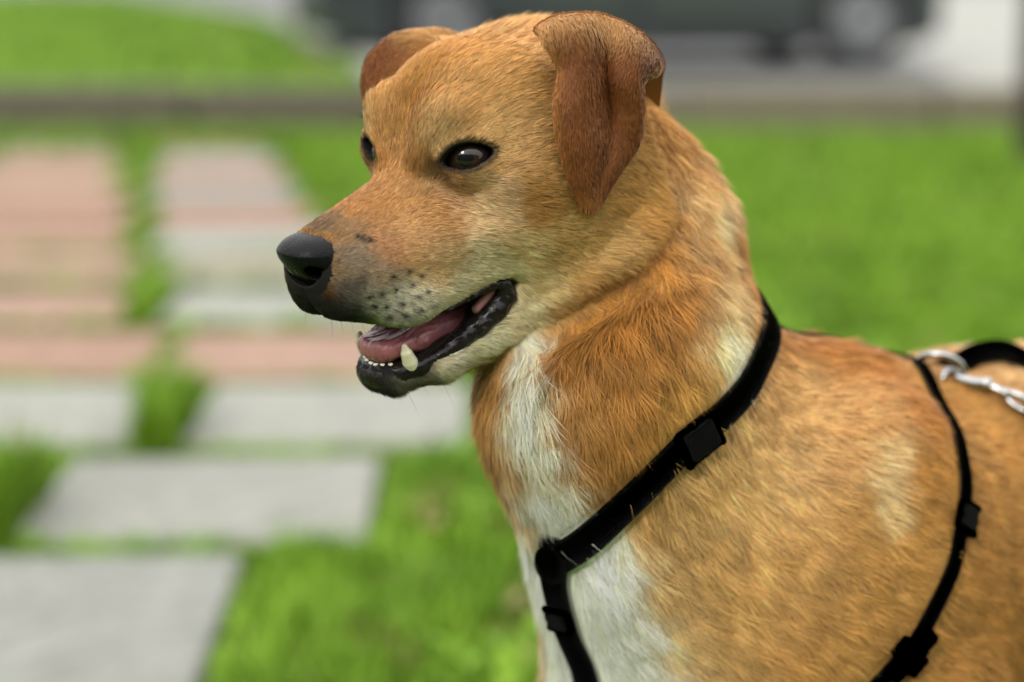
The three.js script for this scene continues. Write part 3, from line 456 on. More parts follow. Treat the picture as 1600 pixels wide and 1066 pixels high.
const GIRTH_NEAR = [[6.6, -1.9, 0.6], [5.2, -2.3, 2.8], [4.1, -3.2, 5.6], [2.95, -4.6, 8.1], [2.35, -6.4, 9.2], [1.3, -8.4, 10], [0.6, -10, 10.3], [-0.9, -12, 10.6], [-2.2, -13.7, 10.5], [-3.6, -15, 10.3], [-5.2, -17, 9.6], [-5.5, -21, 7], [-3, -26, 2], [-1.5, -26.6, 0]];
const GIRTH_FAR = GIRTH_NEAR.map(([x, y, z]) => [x, y, -z]);
const BACK = [[-5.2, 3.0, 0], [-2, 1.2, 0], [2, -0.5, 0], [6.6, -1.9, 0.4]];
const RUNS = { neckNear: strapRun(NECK_NEAR, 0.38, 120), neckFar: strapRun(NECK_FAR, (t) => mixn(0.05, 0.4, step01(0.15, 0.6, t))), breast: strapRun(BREAST, 0.5), girthNear: strapRun(GIRTH_NEAR, 0.32, 130), girthFar: strapRun(GIRTH_FAR, 0.32, 90), back: strapRun(BACK, 0.3, 40) };
const COVER = Object.entries(RUNS).flatMap(([k, R]) => (k === 'neckFar' ? R.slice(55) : R).map((r) => [r.s.x, r.s.y, r.s.z, k.startsWith('neck') ? 0.0098 : k === 'breast' ? 0.0095 : 0.0068]));
function strapCover(x, y, z) { let c = 0; for (const q of COVER) { const dx = x - q[0]; if (dx > 0.02 || dx < -0.02) continue; const d = Math.hypot(dx, y - q[1], z - q[2]); if (d < q[3] + 0.001) c = Math.max(c, step01(q[3] + 0.001, q[3] - 0.002, d)); } return c; }
// ---------- coat: colours, lie and length of the hair ----------
// head: [x, y, |z|, colour, reach] in centimetres between the eyes; body: the same from the withers
const COAT_HEAD = [
  [-6.1, -2.4, 0, '#75583a', 0.5], [-5.6, -2.6, 1.3, '#86643f', 0.5], [-4.4, -2, 1.1, '#a8733c', 1], [-2.5, -1.1, 0.6, '#b47f45', 1.1], [-2.2, -2.2, 2.3, '#ac7a42', 0.9], [-3.4, -3.1, 2.6, '#bb8b54', 0.9],
  [-4.8, -3.3, 2.3, '#a8764a', 0.8], [-2.3, -4.8, 3.2, '#c49c68', 1], [-6.0, -3.8, 2.3, '#7d6850', 0.6], [-5.4, -4.6, 2.5, '#a08262', 0.7], [-6.35, -4.9, 2.1, '#5a5048', 0.35], [-6.4, -5.9, 1.9, '#3a3733', 0.4], [-5.5, -5.5, 2.5, '#958c7c', 0.55], [-4.8, -5.9, 2.6, '#a89f8a', 0.8],
  [-3.2, -6.1, 3.2, '#b9ad92', 0.8], [-1.6, -5.8, 3.2, '#c4b48f', 0.9], [-6.7, -6.4, 1.4, '#242220', 0.5], [-7.0, -6.2, 0, '#1c1a19', 0.8], [-4.4, -7.2, 2.4, '#a39b88', 0.5], [-5.8, -6.8, 1.9, '#4a4640', 0.35],
  [-0.15, -5.1, 3.5, '#d0bb92', 0.9], [-1.44, 1.4, 0.4, '#b98548', 0.9], [-0.7, 2.5, 0, '#a9712f', 0.5], [0.5, 4.0, 0, '#ad7633', 0.5], [-1.3, 1.7, 2.4, '#cca26a', 0.7], [-0.5, 3, 2.4, '#bf8b4a', 1.2], [0, 3.6, 0.1, '#b47e3a', 1],
  [1.8, 4.3, 2.6, '#c28d4a', 1.4], [2.4, 5.2, 0.2, '#b9813e', 1.4], [1.6, 1.5, 4.4, '#cb9d60', 1.3], [2.3, 3.4, 3.7, '#c3904e', 1.3], [3.2, -0.1, 5.4, '#bb8b4c', 1.3],
  [-0.9, -1.5, 2.5, '#bb8d5c', 0.7], [0.4, -2.2, 3.8, '#cda675', 0.9], [2.2, -2.1, 5.2, '#a87739', 0.8], [3.8, -4.2, 5.6, '#c59c5c', 1.2], [2.0, -4.4, 4.7, '#d6b37c', 1], [1.6, -5.5, 3.9, '#dcc79c', 0.8],
  [3.3, -6.0, 4.7, '#d2b27a', 0.8], [5.2, -6.6, 5.6, '#bd8c4a', 0.9], [6.6, -4.6, 6.4, '#bf9354', 1.6], [7.8, -2.3, 6.2, '#b98743', 1.5], [9, -4, 6.7, '#b8843f', 1.5], [2.6, -7.9, 4.0, '#d8c294', 0.8], [4.2, -8.2, 4.8, '#bf9354', 0.8], [1, -9.4, 3.1, '#d8c8a2', 0.8],
  [-0.4, -10, 2.7, '#c2b494', 0.7], [-2.4, -10.8, 1.6, '#6a6254', 0.6], [-3.6, -10.9, 0.3, '#2a2826', 0.9], [-0.5, -11, 0.5, '#cabd9a', 1], [5.5, -9.2, 5.4, '#b5843f', 1.1], [5.5, 5.4, 2, '#c9975a', 2], [9.5, 3, 2, '#b98342', 2],
  [-0.95, -0.55, 2.2, '#3a2c1c', 0.34], [-0.95, 1.5, 2.6, '#98804f', 0.3], [1.7, 0.0, 4.0, '#b08450', 0.5]];
const SPOTS = [[-4.88, -4.74, 2.7], [-4.05, -4.65, 2.87], [-3.88, -5.24, 2.84], [-4.71, -5.38, 2.66], [-5.42, -5.45, 2.52], [-6.0, -5.47, 2.4], [-3.14, -5.65, 3.07], [-3.69, -5.83, 3.01], [-4.41, -6.04, 2.73], [-5.04, -6.12, 2.46], [-5.7, -6.01, 2.33], [-5.47, -3.07, 1.89], [-5.83, -2.95, 1.65], [-3.4, -4.91, 2.94], [-4.23, -6.62, 2.77], [-4.8, -6.7, 2.3], [-3.69, -6.43, 3.07], [-2.9, -6.4, 3.1]];
const COAT_BODY = [
  [-11.3, 11.6, 1.5, '#c08a46', 1.6], [-10.5, 10.3, 2.2, '#cf9f62', 1.2], [-10, 8.4, 3.1, '#e2c896', 1.1], [-10, 5.6, 4.2, '#d9b47c', 1.4], [-10.7, 1.5, 6.3, '#efe4c8', 1.0], [-11.6, 3.0, 6.1, '#e4cf9f', 1.0], [-12.5, 8, 3.8, '#b57d38', 1.6],
  [-8.6, 6, 2.5, '#b67c38', 1.5], [-7, 2.6, 4.0, '#b77e3a', 1.4], [-15.4, 5.2, 4.7, '#aa712d', 2], [-17.3, 3.8, 4.7, '#a56c2a', 1.8], [-16.3, 2, 6, '#ad7632', 2], [-13.8, 0.6, 6.7, '#c39448', 1.8], [-19, 2.1, 4.9, '#b07c3c', 1.2],
  [-20.5, 2.4, 2.4, '#ddd3b8', 0.9], [-20.9, 0.3, 2.6, '#e4dcc6', 0.85], [-20.4, -1.8, 3.2, '#e6e0cc', 0.85], [-20.0, -3.8, 3.4, '#e8e3d2', 0.9], [-19.2, -5.8, 3.3, '#e8e4d4', 1.1], [-21.2, 0.2, 0.6, '#c08d4a', 0.9], [-21, -2.8, 1.4, '#c08d4a', 0.9], [-19.6, -6.4, 0.9, '#c39252', 0.8],
  [-19.6, -1.0, 4.8, '#b07a38', 0.9], [-18.8, -4.2, 5.0, '#b9874a', 0.9], [-18.3, -3, 5.3, '#b07c3c', 1.3], [-16.8, -4.6, 5.8, '#b78440', 1.4], [-18.2, -7.4, 3.6, '#e6e2d2', 1.2], [-17.2, -9.6, 3.6, '#e6e2d2', 1.4], [-16.3, -12, 3.9, '#e6e2d2', 1.6], [-17.5, -12, 0, '#e6e2d2', 1.6],
  [-15.3, -15.5, 3.6, '#e6e2d2', 1.8], [-14.9, -9, 5.7, '#c69c5e', 1.1], [-14.1, -12.5, 5.9, '#cba468', 1.1], [-12.5, -16.5, 6.2, '#c69c5e', 1.6], [-14.1, -6.6, 6.1, '#c79c5c', 1.4], [-12.5, -11, 6.5, '#c19555', 2.4], [-10.8, -4.7, 6.6, '#cda162', 2.2], [-5.9, -1.2, 5.6, '#c8985a', 2],
  [-1.7, 0, 3.3, '#b0732e', 2], [-6, 2, 0, '#b0732e', 2], [-9.4, -9.6, 7.7, '#c0904e', 2.5], [-8.2, -12.9, 8.9, '#bb8a47', 2.5], [-3, -1.9, 7.3, '#c9975a', 1.4], [-3.1, -3.4, 8.5, '#dcb67c', 0.6], [-3.5, -5.0, 9.2, '#e0bd86', 0.7], [-3.8, -6.8, 9.7, '#d6b076', 0.7],
  [0.6, -1.8, 6.8, '#ad7130', 1.6], [-0.4, -5.5, 9.5, '#b67f39', 1.6], [-2, -10.2, 10.4, '#ba8844', 2.5], [7.2, -3.9, 5.5, '#b6813e', 3], [5.2, -8.2, 9.1, '#b07c3a', 3], [3.9, -13, 10.2, '#a87636', 3], [13, -2.2, 2.6, '#c79d68', 3], [25, -5, 7, '#b98a4c', 6], [25, -20, 6, '#c7a269', 6], [50, -8, 7, '#b98a4c', 8], [3, -40, 7, '#dcd0b0', 6], [-1, -50, 7, '#e6e0d0', 4], [53, -48, 7, '#e0d6bc', 5]];
const prep = (L) => L.map((a) => { const c = lin(a[3]), k = (c.r - c.b) / (c.r + 0.02); c.r *= 1.16; c.g *= 1.24 + 0.06 * k; c.b *= 1.14 + 0.45 * k; return [a[0], a[1], a[2], c.r, c.g, c.b, 1 / (a[4] * a[4] * 1.3)]; });
const CH = prep(COAT_HEAD), CB = prep(COAT_BODY);
const blaze = (x, z) => Math.abs(z - 2.6 * step01(-3, -14, x)) ; // the white blaze runs left of the breastbone
CB.forEach((a) => { a[2] = (a[2] - 2.6 * step01(-3, -14, a[0])); a[2] = a[2] < 0 ? -a[2] : a[2]; });
const SKIN = lin('#a8783c');
const hl = [0, 0, 0], bl = [0, 0, 0], cOut = [0, 0, 0];
function headShare() { return step01(14, 11, hl[0]) * step01(-12.5, -10.5, hl[1]) * step01(9.5, 7.5, Math.abs(hl[2])) * step01(-0.9, 0.7, FOLD_SIDE(hl[0], hl[1])); }
function coatColor(wx, wy, wz, jitter = 1) { // linear colour of the coat at a place in the world
  const j = 0.55 * jitter, q = 55;
  HEAD.local(wx, wy, wz, hl); BODY.local(wx, wy, wz, bl);
  const n1 = noise(wx * q, wy * q, wz * q), n2 = noiseB(wx * q, wy * q, wz * q), n3 = noise(wx * q + 9, wz * q, wy * q);
  const hs = headShare();
  let r = SKIN.r * 2e-3, g = SKIN.g * 2e-3, b = SKIN.b * 2e-3, s = 2e-3;
  if (hs > 0) { const x = hl[0] + n1 * j * 0.4, y = hl[1] + n2 * j * 0.4, z = Math.abs(hl[2]) + n3 * j * 0.4; for (const a of CH) { const dx = x - a[0], dy = y - a[1], dz = z - a[2], w = hs * Math.exp(-(dx * dx + dy * dy + dz * dz) * a[6]) / (1 + dx * dx + dy * dy + dz * dz); r += a[3] * w; g += a[4] * w; b += a[5] * w; s += w; } }
  if (hs < 1) { const x = bl[0] + n1 * j, y = bl[1] + n2 * j, z = blaze(bl[0], bl[2]) + n3 * j; for (const a of CB) { const dx = x - a[0], dy = y - a[1], dz = z - a[2], w = (1 - hs) * Math.exp(-(dx * dx + dy * dy + dz * dz) * a[6]); r += a[3] * w; g += a[4] * w; b += a[5] * w; s += w; } }
  cOut[0] = r / s; cOut[1] = g / s; cOut[2] = b / s;
  if (hs > 0 && hl[0] < -2) { let k = 0; const z = Math.abs(hl[2]); for (const p of SPOTS) { const d2 = (hl[0] - p[0]) ** 2 + (hl[1] - p[1]) ** 2 + 0.1 * (z - p[2]) ** 2; k = Math.max(k, Math.exp(-d2 / 0.018)); } k = Math.min(1, k * 1.3); for (let i = 0; i < 3; i++) cOut[i] = mixn(cOut[i], 0.012, k); }
  if (hs > 0.5 && hl[0] < 3 && hl[1] > -2) { const k = 0.85 * step01(0.34, 0.1, lidDistance()); for (let i = 0; i < 3; i++) cOut[i] = mixn(cOut[i], 0.02 - 0.004 * i, k); } // black hair on the lids
  return cOut;
}
function lidDistance() { // to the edge of the eye opening, from hl
  const E = hl[2] < 0 ? EYE_F : EYE_C, ex = hl[0] - E[0], ey = hl[1] - E[1], ez = Math.abs(hl[2]) - E[2];
  const G = hl[2] < 0 ? GAZE_FAR : GAZE, a = ex * G.v.x + ey * G.v.y + ez * G.v.z, s = ex * G.s.x + ey * G.s.y + ez * G.s.z, u = ex * G.u.x + ey * G.u.y + ez * G.u.z;
  if (a < 0.2) return 9;
  const c = Math.cos(LID_TURN), n = Math.sin(LID_TURN), s2 = s * c + u * n - LID_S, u2 = -s * n + u * c - LID_U;
  return smax(Math.hypot(s2, u2 + LID_A[0]) - LID_A[1], Math.hypot(s2, u2 - LID_B[0]) - LID_B[1], 0.25) + (hl[2] < 0 ? 0.14 : 0);
}
const BARE = [0.012, 0.011, 0.011];
function skinColor(wx, wy, wz) { // the skin under the coat, and the bare black rims
  const c = coatColor(wx, wy, wz).map((v) => v);
  if (hl[0] < 5 && hl[1] > -13) {
    const k = Math.max(step01(-1.5, -2.5, hl[0]) * step01(-9.2, -9.8, hl[1]), step01(0.25, 0.05, ell(hl[0], hl[1], hl[2], -6.5, -4.3, 0, 2.15, 1.65, 1.9)), step01(0.15, 0.08, lidDistance()), step01(0.12, -0.02, polyDistance(hl[0], hl[1], MOUTH)) * step01(3.4, 2.4, hl[0]));
    for (let i = 0; i < 3; i++) c[i] = mixn(c[i], BARE[i], k);
  }
  return c;
}
// the lie of the hair: [x, y, |z|, dx, dy, dz(outwards)]
const LIE_HEAD = [[-6, -2.4, 0, 1, 0.35, 0], [-4, -1.8, 0, 1, 0.4, 0], [-5, -4, 2.4, 1, 0.05, 0.35], [-5.5, -6, 2.2, 0.9, -0.5, 0.3], [-3, -6, 3.1, 1, -0.5, 0.15], [-2, -4, 3.1, 1, -0.05, 0.3], [-2, -1, 0.8, 0.8, 0.7, 0.1], [-1.5, 1, 0.5, 0.25, 1, 0.1], [-1.2, 0.2, 1.8, 0.1, 1, 0.2], [-1.2, 2, 2.4, 0.5, 1, 0.4], [0, 3.5, 0.3, 0.6, 0.8, 0.05], [0.5, 2, 3.6, 0.9, 0.5, 0.4], [2, 4.6, 1.5, 0.9, 0.45, 0.15], [6, 5.6, 0, 1, 0.05, 0], [4, 4.5, 3.5, 1, 0.1, 0.2],
  [1.8, 0.6, 4.3, 1, 0.15, 0.5], [-0.6, -1.8, 2.8, 0.8, -0.4, 0.6], [1.2, -2, 4.4, 1, -0.3, 0.5], [4, -2, 5.8, 1, -0.15, 0.15], [2, -5, 4.2, 0.9, -0.35, 0.4], [4, -6, 4.9, 0.9, -0.5, 0.3], [7, -4.5, 6, 0.9, -0.5, 0.1], [10, -3, 6, 0.75, -0.8, 0], [3, -8.3, 4, 0.9, -0.5, 0.2], [0, -10, 2.8, 1, -0.3, 0.2], [-1, -11.2, 0.5, 1, -0.3, 0], [-3.3, -11, 0.3, 0.6, -0.8, 0], [9.5, 3.5, 2, 0.8, -0.5, 0]];
const LIE_BODY = [[-12, 9, 3, 0.3, -0.95, 0.1], [-9, 6, 2, 0.55, -0.85, 0.1], [-16, 4, 4.7, -0.05, -1, 0.1], [-12, 2, 6.3, 0.25, -1, 0], [-20, 1, 2.5, 0.0, -1, 0.2], [-18, -5, 4, 0.05, -1, 0.35], [-17, -11, 3, 0.3, -1, 0.4], [-13, -4, 6.6, 0.45, -0.9, 0.1], [-12, -12, 6.6, 0.7, -0.75, 0.2], [-6, -6, 7.5, 0.75, -0.65, 0.1], [-3, -12, 10, 0.75, -0.65, 0], [-3, 0, 4, 0.85, -0.4, 0.3], [4, -1.5, 3, 0.95, -0.3, 0.2], [2, -10, 10, 0.8, -0.6, 0], [10, -8, 9, 0.95, -0.35, 0], [12, -2, 1, 1, 0, 0], [25, -12, 8, 1, -0.25, 0], [48, -8, 8, 0.9, -0.5, 0], [4, -35, 8, 0.1, -1, 0], [50, -35, 7, 0.2, -1, 0]];
const lieOut = V(0, 0, 0);
function lie(nx, ny, nz) { // uses hl and bl; returns the lie in the world, laid on the skin
  const hs = headShare(); let X = 0, Y = 0, Z = 0;
  if (hs > 0) { const sg = hl[2] < 0 ? -1 : 1, z = hl[2] * sg; let a = 0, b = 0, c = 0, s = 1e-9; for (const p of LIE_HEAD) { const d2 = (hl[0] - p[0]) ** 2 + (hl[1] - p[1]) ** 2 + (z - p[2]) ** 2, w = 1 / (d2 * d2 + 0.4); a += p[3] * w; b += p[4] * w; c += p[5] * w; s += w; } a /= s; b /= s; c = c / s * sg * Math.min(1, z / 0.5); X += hs * (HEAD.X.x * a + HEAD.Y.x * b + HEAD.Z.x * c); Y += hs * (HEAD.X.y * a + HEAD.Y.y * b + HEAD.Z.y * c); Z += hs * (HEAD.X.z * a + HEAD.Y.z * b + HEAD.Z.z * c); }
  if (hs < 1) { const sg = bl[2] < 0 ? -1 : 1, z = bl[2] * sg; let a = 0, b = 0, c = 0, s = 1e-9; for (const p of LIE_BODY) { const d2 = (bl[0] - p[0]) ** 2 + (bl[1] - p[1]) ** 2 + (z - p[2]) ** 2, w = 1 / (d2 * d2 + 4); a += p[3] * w; b += p[4] * w; c += p[5] * w; s += w; } a /= s; b /= s; c = c / s * sg * Math.min(1, z / 1.5); X += (1 - hs) * (BODY.X.x * a + BODY.Y.x * b + BODY.Z.x * c); Y += (1 - hs) * (BODY.X.y * a + BODY.Y.y * b + BODY.Z.y * c); Z += (1 - hs) * (BODY.X.z * a + BODY.Y.z * b + BODY.Z.z * c); }
  const k = X * nx + Y * ny + Z * nz; return lieOut.set(X - k * nx, Y - k * ny, Z - k * nz).normalize();
}
class Hairs { // many flat tapering blades in one mesh
  constructor(most) { this.P = new Float32Array(most * 21); this.N = new Float32Array(most * 21); this.C = new Float32Array(most * 21); this.I = new Uint32Array(most * 15); this.v = 0; this.i = 0; this.count = 0; }
  // root p, surface normal n, lie d, length, width (m), lift (rad), colour
  add(px, py, pz, n, d, len, wid, lift, c, long, curl, rnd) {
    const sx = d.y * n.z - d.z * n.y, sy = d.z * n.x - d.x * n.z, sz = d.x * n.y - d.y * n.x, seg = long ? 3 : 2;
    let x = px, y = py, z = pz, v0 = this.v;
    const side = (rnd() - 0.5) * curl, roll = (rnd() - 0.5) * 1.4, cr = Math.cos(roll), sr = Math.sin(roll);
    for (let k = 0; k <= seg; k++) {
      const t = k / seg, th = lift * (1 - 0.75 * t), ct = Math.cos(th), st = Math.sin(th), s2 = side * t;
      const dx = d.x * ct + n.x * st + sx * s2, dy = d.y * ct + n.y * st + sy * s2, dz = d.z * ct + n.z * st + sz * s2;
      if (k) { const L = len / seg; x += dx * L; y += dy * L; z += dz * L; }
      const m = n.x * dx + n.y * dy + n.z * dz; let ax = n.x - m * dx, ay = n.y - m * dy, az = n.z - m * dz; const al = Math.hypot(ax, ay, az) || 1; ax /= al; ay /= al; az /= al;
      const w = wid * 0.5 * (k === seg ? 0 : k === 0 ? 0.8 : 1 - 0.35 * (t > 0.5)), wx = (sx * cr + ax * sr) * w, wy = (sy * cr + ay * sr) * w, wz = (sz * cr + az * sr) * w;
      for (const e of k === seg ? [0] : [-1, 1]) { const o = this.v * 3; this.P[o] = x + wx * e; this.P[o + 1] = y + wy * e; this.P[o + 2] = z + wz * e; this.N[o] = ax; this.N[o + 1] = ay; this.N[o + 2] = az; this.C[o] = c[0]; this.C[o + 1] = c[1]; this.C[o + 2] = c[2]; this.v++; }
    }
    for (let k = 0; k < seg; k++) { const a = v0 + k * 2; if (k < seg - 1) { this.I[this.i++] = a; this.I[this.i++] = a + 1; this.I[this.i++] = a + 3; this.I[this.i++] = a; this.I[this.i++] = a + 3; this.I[this.i++] = a + 2; } else { this.I[this.i++] = a; this.I[this.i++] = a + 1; this.I[this.i++] = a + 2; } }
    this.count++;
  }
  geometry() { const g = new THREE.BufferGeometry(); g.setAttribute('position', new THREE.BufferAttribute(this.P.slice(0, this.v * 3), 3)); g.setAttribute('normal', new THREE.BufferAttribute(this.N.slice(0, this.v * 3), 3)); g.setAttribute('color', new THREE.BufferAttribute(this.C.slice(0, this.v * 3), 3)); g.setIndex(new THREE.BufferAttribute(this.I.slice(0, this.i), 1)); return g; }
}
function scatter(g, density, rnd, each) { // density(x, y, z) per square centimetre, taken at each triangle's middle
  const P = g.attributes.position.array, N = g.attributes.normal.array, I = g.index.array, n = V(0, 0, 0);
  for (let t = 0; t < I.length; t += 3) {
    const a = I[t] * 3, b = I[t + 1] * 3, c = I[t + 2] * 3;
    const ux = P[b] - P[a], uy = P[b + 1] - P[a + 1], uz = P[b + 2] - P[a + 2], vx = P[c] - P[a], vy = P[c + 1] - P[a + 1], vz = P[c + 2] - P[a + 2];
    const area = 0.5 * Math.hypot(uy * vz - uz * vy, uz * vx - ux * vz, ux * vy - uy * vx) * 1e4;
    const want = area * density((P[a] + P[b] + P[c]) / 3, (P[a + 1] + P[b + 1] + P[c + 1]) / 3, (P[a + 2] + P[b + 2] + P[c + 2]) / 3);
    let k = Math.floor(want); if (rnd() < want - k) k++;
    while (k-- > 0) {
      let s = rnd(), q = rnd(); if (s + q > 1) { s = 1 - s; q = 1 - q; }
      n.set(N[a] * (1 - s - q) + N[b] * s + N[c] * q, N[a + 1] * (1 - s - q) + N[b + 1] * s + N[c + 1] * q, N[a + 2] * (1 - s - q) + N[b + 2] * s + N[c + 2] * q).normalize();
      each(P[a] + ux * s + vx * q, P[a + 1] + uy * s + vy * q, P[a + 2] + uz * s + vz * q, n, t);
    }
  }
}
const dog = thing('dog', 'tan dog with floppy brown ears, open mouth and white chest, wearing a harness', 'dog');
const bodyGeometry = mergeGeometries([toGeometry(headMesh, HEAD, skinColor), toGeometry(bodyMesh, BODY, skinColor)]);
const dogBody = part('body', bodyGeometry, new THREE.MeshPhysicalMaterial({ vertexColors: true, roughness: 0.8, specularIntensity: 0.25 }), dog);
const furMaterial = new THREE.MeshPhysicalMaterial({ vertexColors: true, roughness: 0.62, specularIntensity: 0.35, transmission: FUR_T, thickness: 0, side: THREE.DoubleSide });
const fur = new Hairs(FUR_MOST);
{
  const rnd = rng(5), d = V(0, 0, 0), c = [0, 0, 0], bow = (wx, wy, wz) => strapCover(wx, wy, wz);
  const lengthAt = () => { // centimetres, from hl and bl
    const hs = headShare(); let h = 0, b = 0;
    if (hs > 0) { const x = hl[0], y = hl[1]; h = mixn(0.32, 0.75, step01(-5, 1, x)); h = mixn(h, 1.25, step01(3, 8.5, x) * step01(1, -3, y)); h = mixn(h, 1.15, step01(2.5, 5, x) * step01(3, 5, y)); h = mixn(h, 0.8, step01(-8.5, -10, y)); h *= mixn(1, 0.4, step01(1.0, 0.2, lidDistance())); h = mixn(h, 0.28, step01(-1.2, -2.4, x) * step01(-9, -9.8, y)); }
    if (hs < 1) { const x = bl[0], y = bl[1]; b = mixn(2.1, 1.5, step01(-14, -6, x)); b = mixn(b, 1.3, step01(0, 10, x)); b = mixn(b, 0.9, step01(-25, -36, y)); }
    return hs * h + (1 - hs) * b;
  };
  const densityAt = (wx, wy, wz) => {
    HEAD.local(wx, wy, wz, hl); BODY.local(wx, wy, wz, bl);
    const hs = headShare(), toCamera = bl[2] > -1 ? 1 : 0.5;
    if (hs > 0.5) {
      if (ell(hl[0] , hl[1], hl[2], -6.5, -4.3, 0, 2.1, 1.6, 1.85) < 0 && hl[1] > -6) return 0;
      if (lidDistance() < 0.08) return 0;
      if (hl[0] < 2.7 && polyDistance(hl[0], hl[1], MOUTH) < (hl[1] < -8 && hl[0] < -2 ? 0.3 : 0.08)) return 0;
    }
    const b = mixn(215, 110, step01(-9, 2, bl[0]));
    const far = step01(9, 16, bl[0]) ; // past the frame: sparser and broader hair
    return FUR_K * (hs * 430 * (hl[2] > -1.5 ? 1 : 0.55) + (1 - hs) * mixn(b * toCamera, 6, Math.max(far, step01(-19, -24, bl[1]))));
  };
  scatter(bodyGeometry, densityAt, rnd, (x, y, z, n) => {
    coatColor(x, y, z); c[0] = cOut[0]; c[1] = cOut[1]; c[2] = cOut[2];
    const hs = headShare(), cover = strapCover(x, y, z); if (cover > 0.12) return; const L = lie(n.x, n.y, n.z), len0 = lengthAt();
    const f = hs > 0.5 ? 190 : 85, am = hs > 0.5 ? 0.16 : mixn(0.42, 0.26, step01(-11, -4, bl[0])), tuft = hs > 0.5 ? 0.1 * noise(x * 240, y * 240, z * 240) : mixn(0.30, 0.16, step01(-11, -4, bl[0])) * noise(x * 130, y * 95, z * 130);
    const a = noise(x * f, y * f, z * f), b = noiseB(x * f, y * f, z * f), e = noise(x * f * 3.1, y * f * 3.1, z * f * 3.1);
    d.set(L.x + a * am + (rnd() - 0.5) * 0.34, L.y + b * am + (rnd() - 0.5) * 0.34, L.z + e * am + (rnd() - 0.5) * 0.34);
    const k = d.dot(n); d.addScaledVector(n, -k).normalize();
    const far = step01(9, 16, bl[0]);
    const len = len0 * 0.01 * (0.65 + 0.5 * rnd()) * (1 + 0.3 * b) * mixn(1, 0.1, cover);
    let over = 1; if (hs < 0.5) while (over > 0.12 && strapCover(x + d.x * len * over * 0.9, y + d.y * len * over * 0.9, z + d.z * len * over * 0.9) > 0.45) over *= 0.75;
    let lift = mixn(0.36, 0.30, hs) * (0.7 + 0.6 * rnd()) * (1 + 0.5 * a); if (cover > 0.1) lift *= 0.3; if (hs > 0.5) lift *= 1 + 0.9 * step01(2.5, 5, hl[0]) * step01(3.2, 5, hl[1]);
    const v0 = rnd(), t = (0.76 + 0.46 * rnd()) * (1 + 0.08 * a) * (1 + 0.12 * noise(x * 26, y * 26, z * 26)) * (1 + tuft), w = v0 < 0.12 ? 1.35 : v0 > 0.93 ? 0.55 : 1; // single hairs differ
    c[0] *= t * w; c[1] *= t * w * (0.96 + 0.08 * rnd()); c[2] *= t * w * (0.9 + 0.2 * rnd()); for (let i = 0; i < 3; i++) c[i] = Math.min(0.86, c[i]);
    const wid = mixn(mixn(0.0004, 0.0022, far), 0.0003, hs) * FUR_W;
    fur.add(x, y, z, n, d, len * over, wid, lift, c, len > 0.0185, hs > 0.5 ? 0.3 : 0.7, rnd);
  });
  console.log('hairs', fur.count, 'triangles', fur.i / 3);
}
const furPart = part('fur', fur.geometry(), furMaterial, dogBody); furPart.userData.kind = 'stuff';
// ears with their own short hair
const EARC = ['#925a2e', '#b07a42', '#d0a468', '#a0662f', '#7d4b26'].map(lin);
const earMaterial = new THREE.MeshPhysicalMaterial({ vertexColors: true, roughness: 0.8 });
function earColor(u, v, x, y, z, t, c) {
  const rim = step01(0.16, 0.02, Math.min(u, 1 - u, 1 - v)), top = step01(0.38, 0.14, v) * step01(0.95, 0.6, u)  , tone = 0.5 + 0.5 * noise(x * 60, y * 60, z * 60);
  for (let k = 0; k < 3; k++) { const s = 'rgb'[k]; let w = mixn(EARC[0][s], EARC[4][s], tone * 0.7); w = mixn(w, EARC[1][s], rim * 0.8); w = mixn(w, EARC[2][s], top * 0.85); c[k] = w * t; }
  return c;
}
earMesh.forEach((m, side) => {
  let at = 0; const g = toGeometry(m, HEAD, (x, y, z) => { const i = at++; return i >= m.UV.length / 4 ? [EARC[0].r, EARC[0].g, EARC[0].b] : earColor(m.UV[i * 2], m.UV[i * 2 + 1], x, y, z, 1, [0, 0, 0]); }), ear = part('ear', g, earMaterial, dog), hairs = new Hairs(70000), rnd = rng(40 + side), d = V(0, 0, 0), c = [0, 0, 0], half = m.UV.length / 4;
  const P = g.attributes.position.array;
  scatter(g, () => 240 * FUR_K, rnd, (x, y, z, n, t) => {
    const i = g.index.array[t], u = m.UV[i * 2], v = m.UV[i * 2 + 1], inner = i >= half; const crest = step01(0.26, 0.16, v); if (v < 0.1 || (inner && v < 0.34)) return;
    // hair runs from base to tip
    const cols = 45, a = Math.min(i, P.length / 3 - 1 - cols) * 3, b = a + cols * 3; const jn = Math.floor((i % half) / cols);
    d.set(P[b] - P[a], P[b + 1] - P[a + 1], P[b + 2] - P[a + 2]); if (jn >= 63) d.set(P[a] - P[a - cols * 3], P[a + 1] - P[a - cols * 3 + 1], P[a + 2] - P[a - cols * 3 + 2]); d.normalize();
    const q = 180, n1 = noise(x * q, y * q, z * q), n2 = noiseB(x * q, y * q, z * q);
    d.x += (rnd() - 0.5) * 0.4 + n1 * 0.25; d.y += (rnd() - 0.5) * 0.4; d.z += (rnd() - 0.5) * 0.4 + n2 * 0.25; d.addScaledVector(n, -d.dot(n)).normalize();
    earColor(u, v, x, y, z, 0.8 + 0.45 * rnd(), c); const top = step01(0.4, 0.1, v) * step01(0.95, 0.6, u);
    const len = (inner ? 0.004 : mixn(mixn(0.0042, 0.0075, top), 0.0035, crest)) * (0.7 + 0.6 * rnd());
    hairs.add(x, y, z, n, d, len, 0.00036 * FUR_W, (0.22 + 0.25 * rnd() + 0.35 * top) * mixn(1, 0.35, crest), c, false, 0.4, rnd);
  });
  part('ear_fur', hairs.geometry(), furMaterial, ear).userData.kind = 'stuff';
});
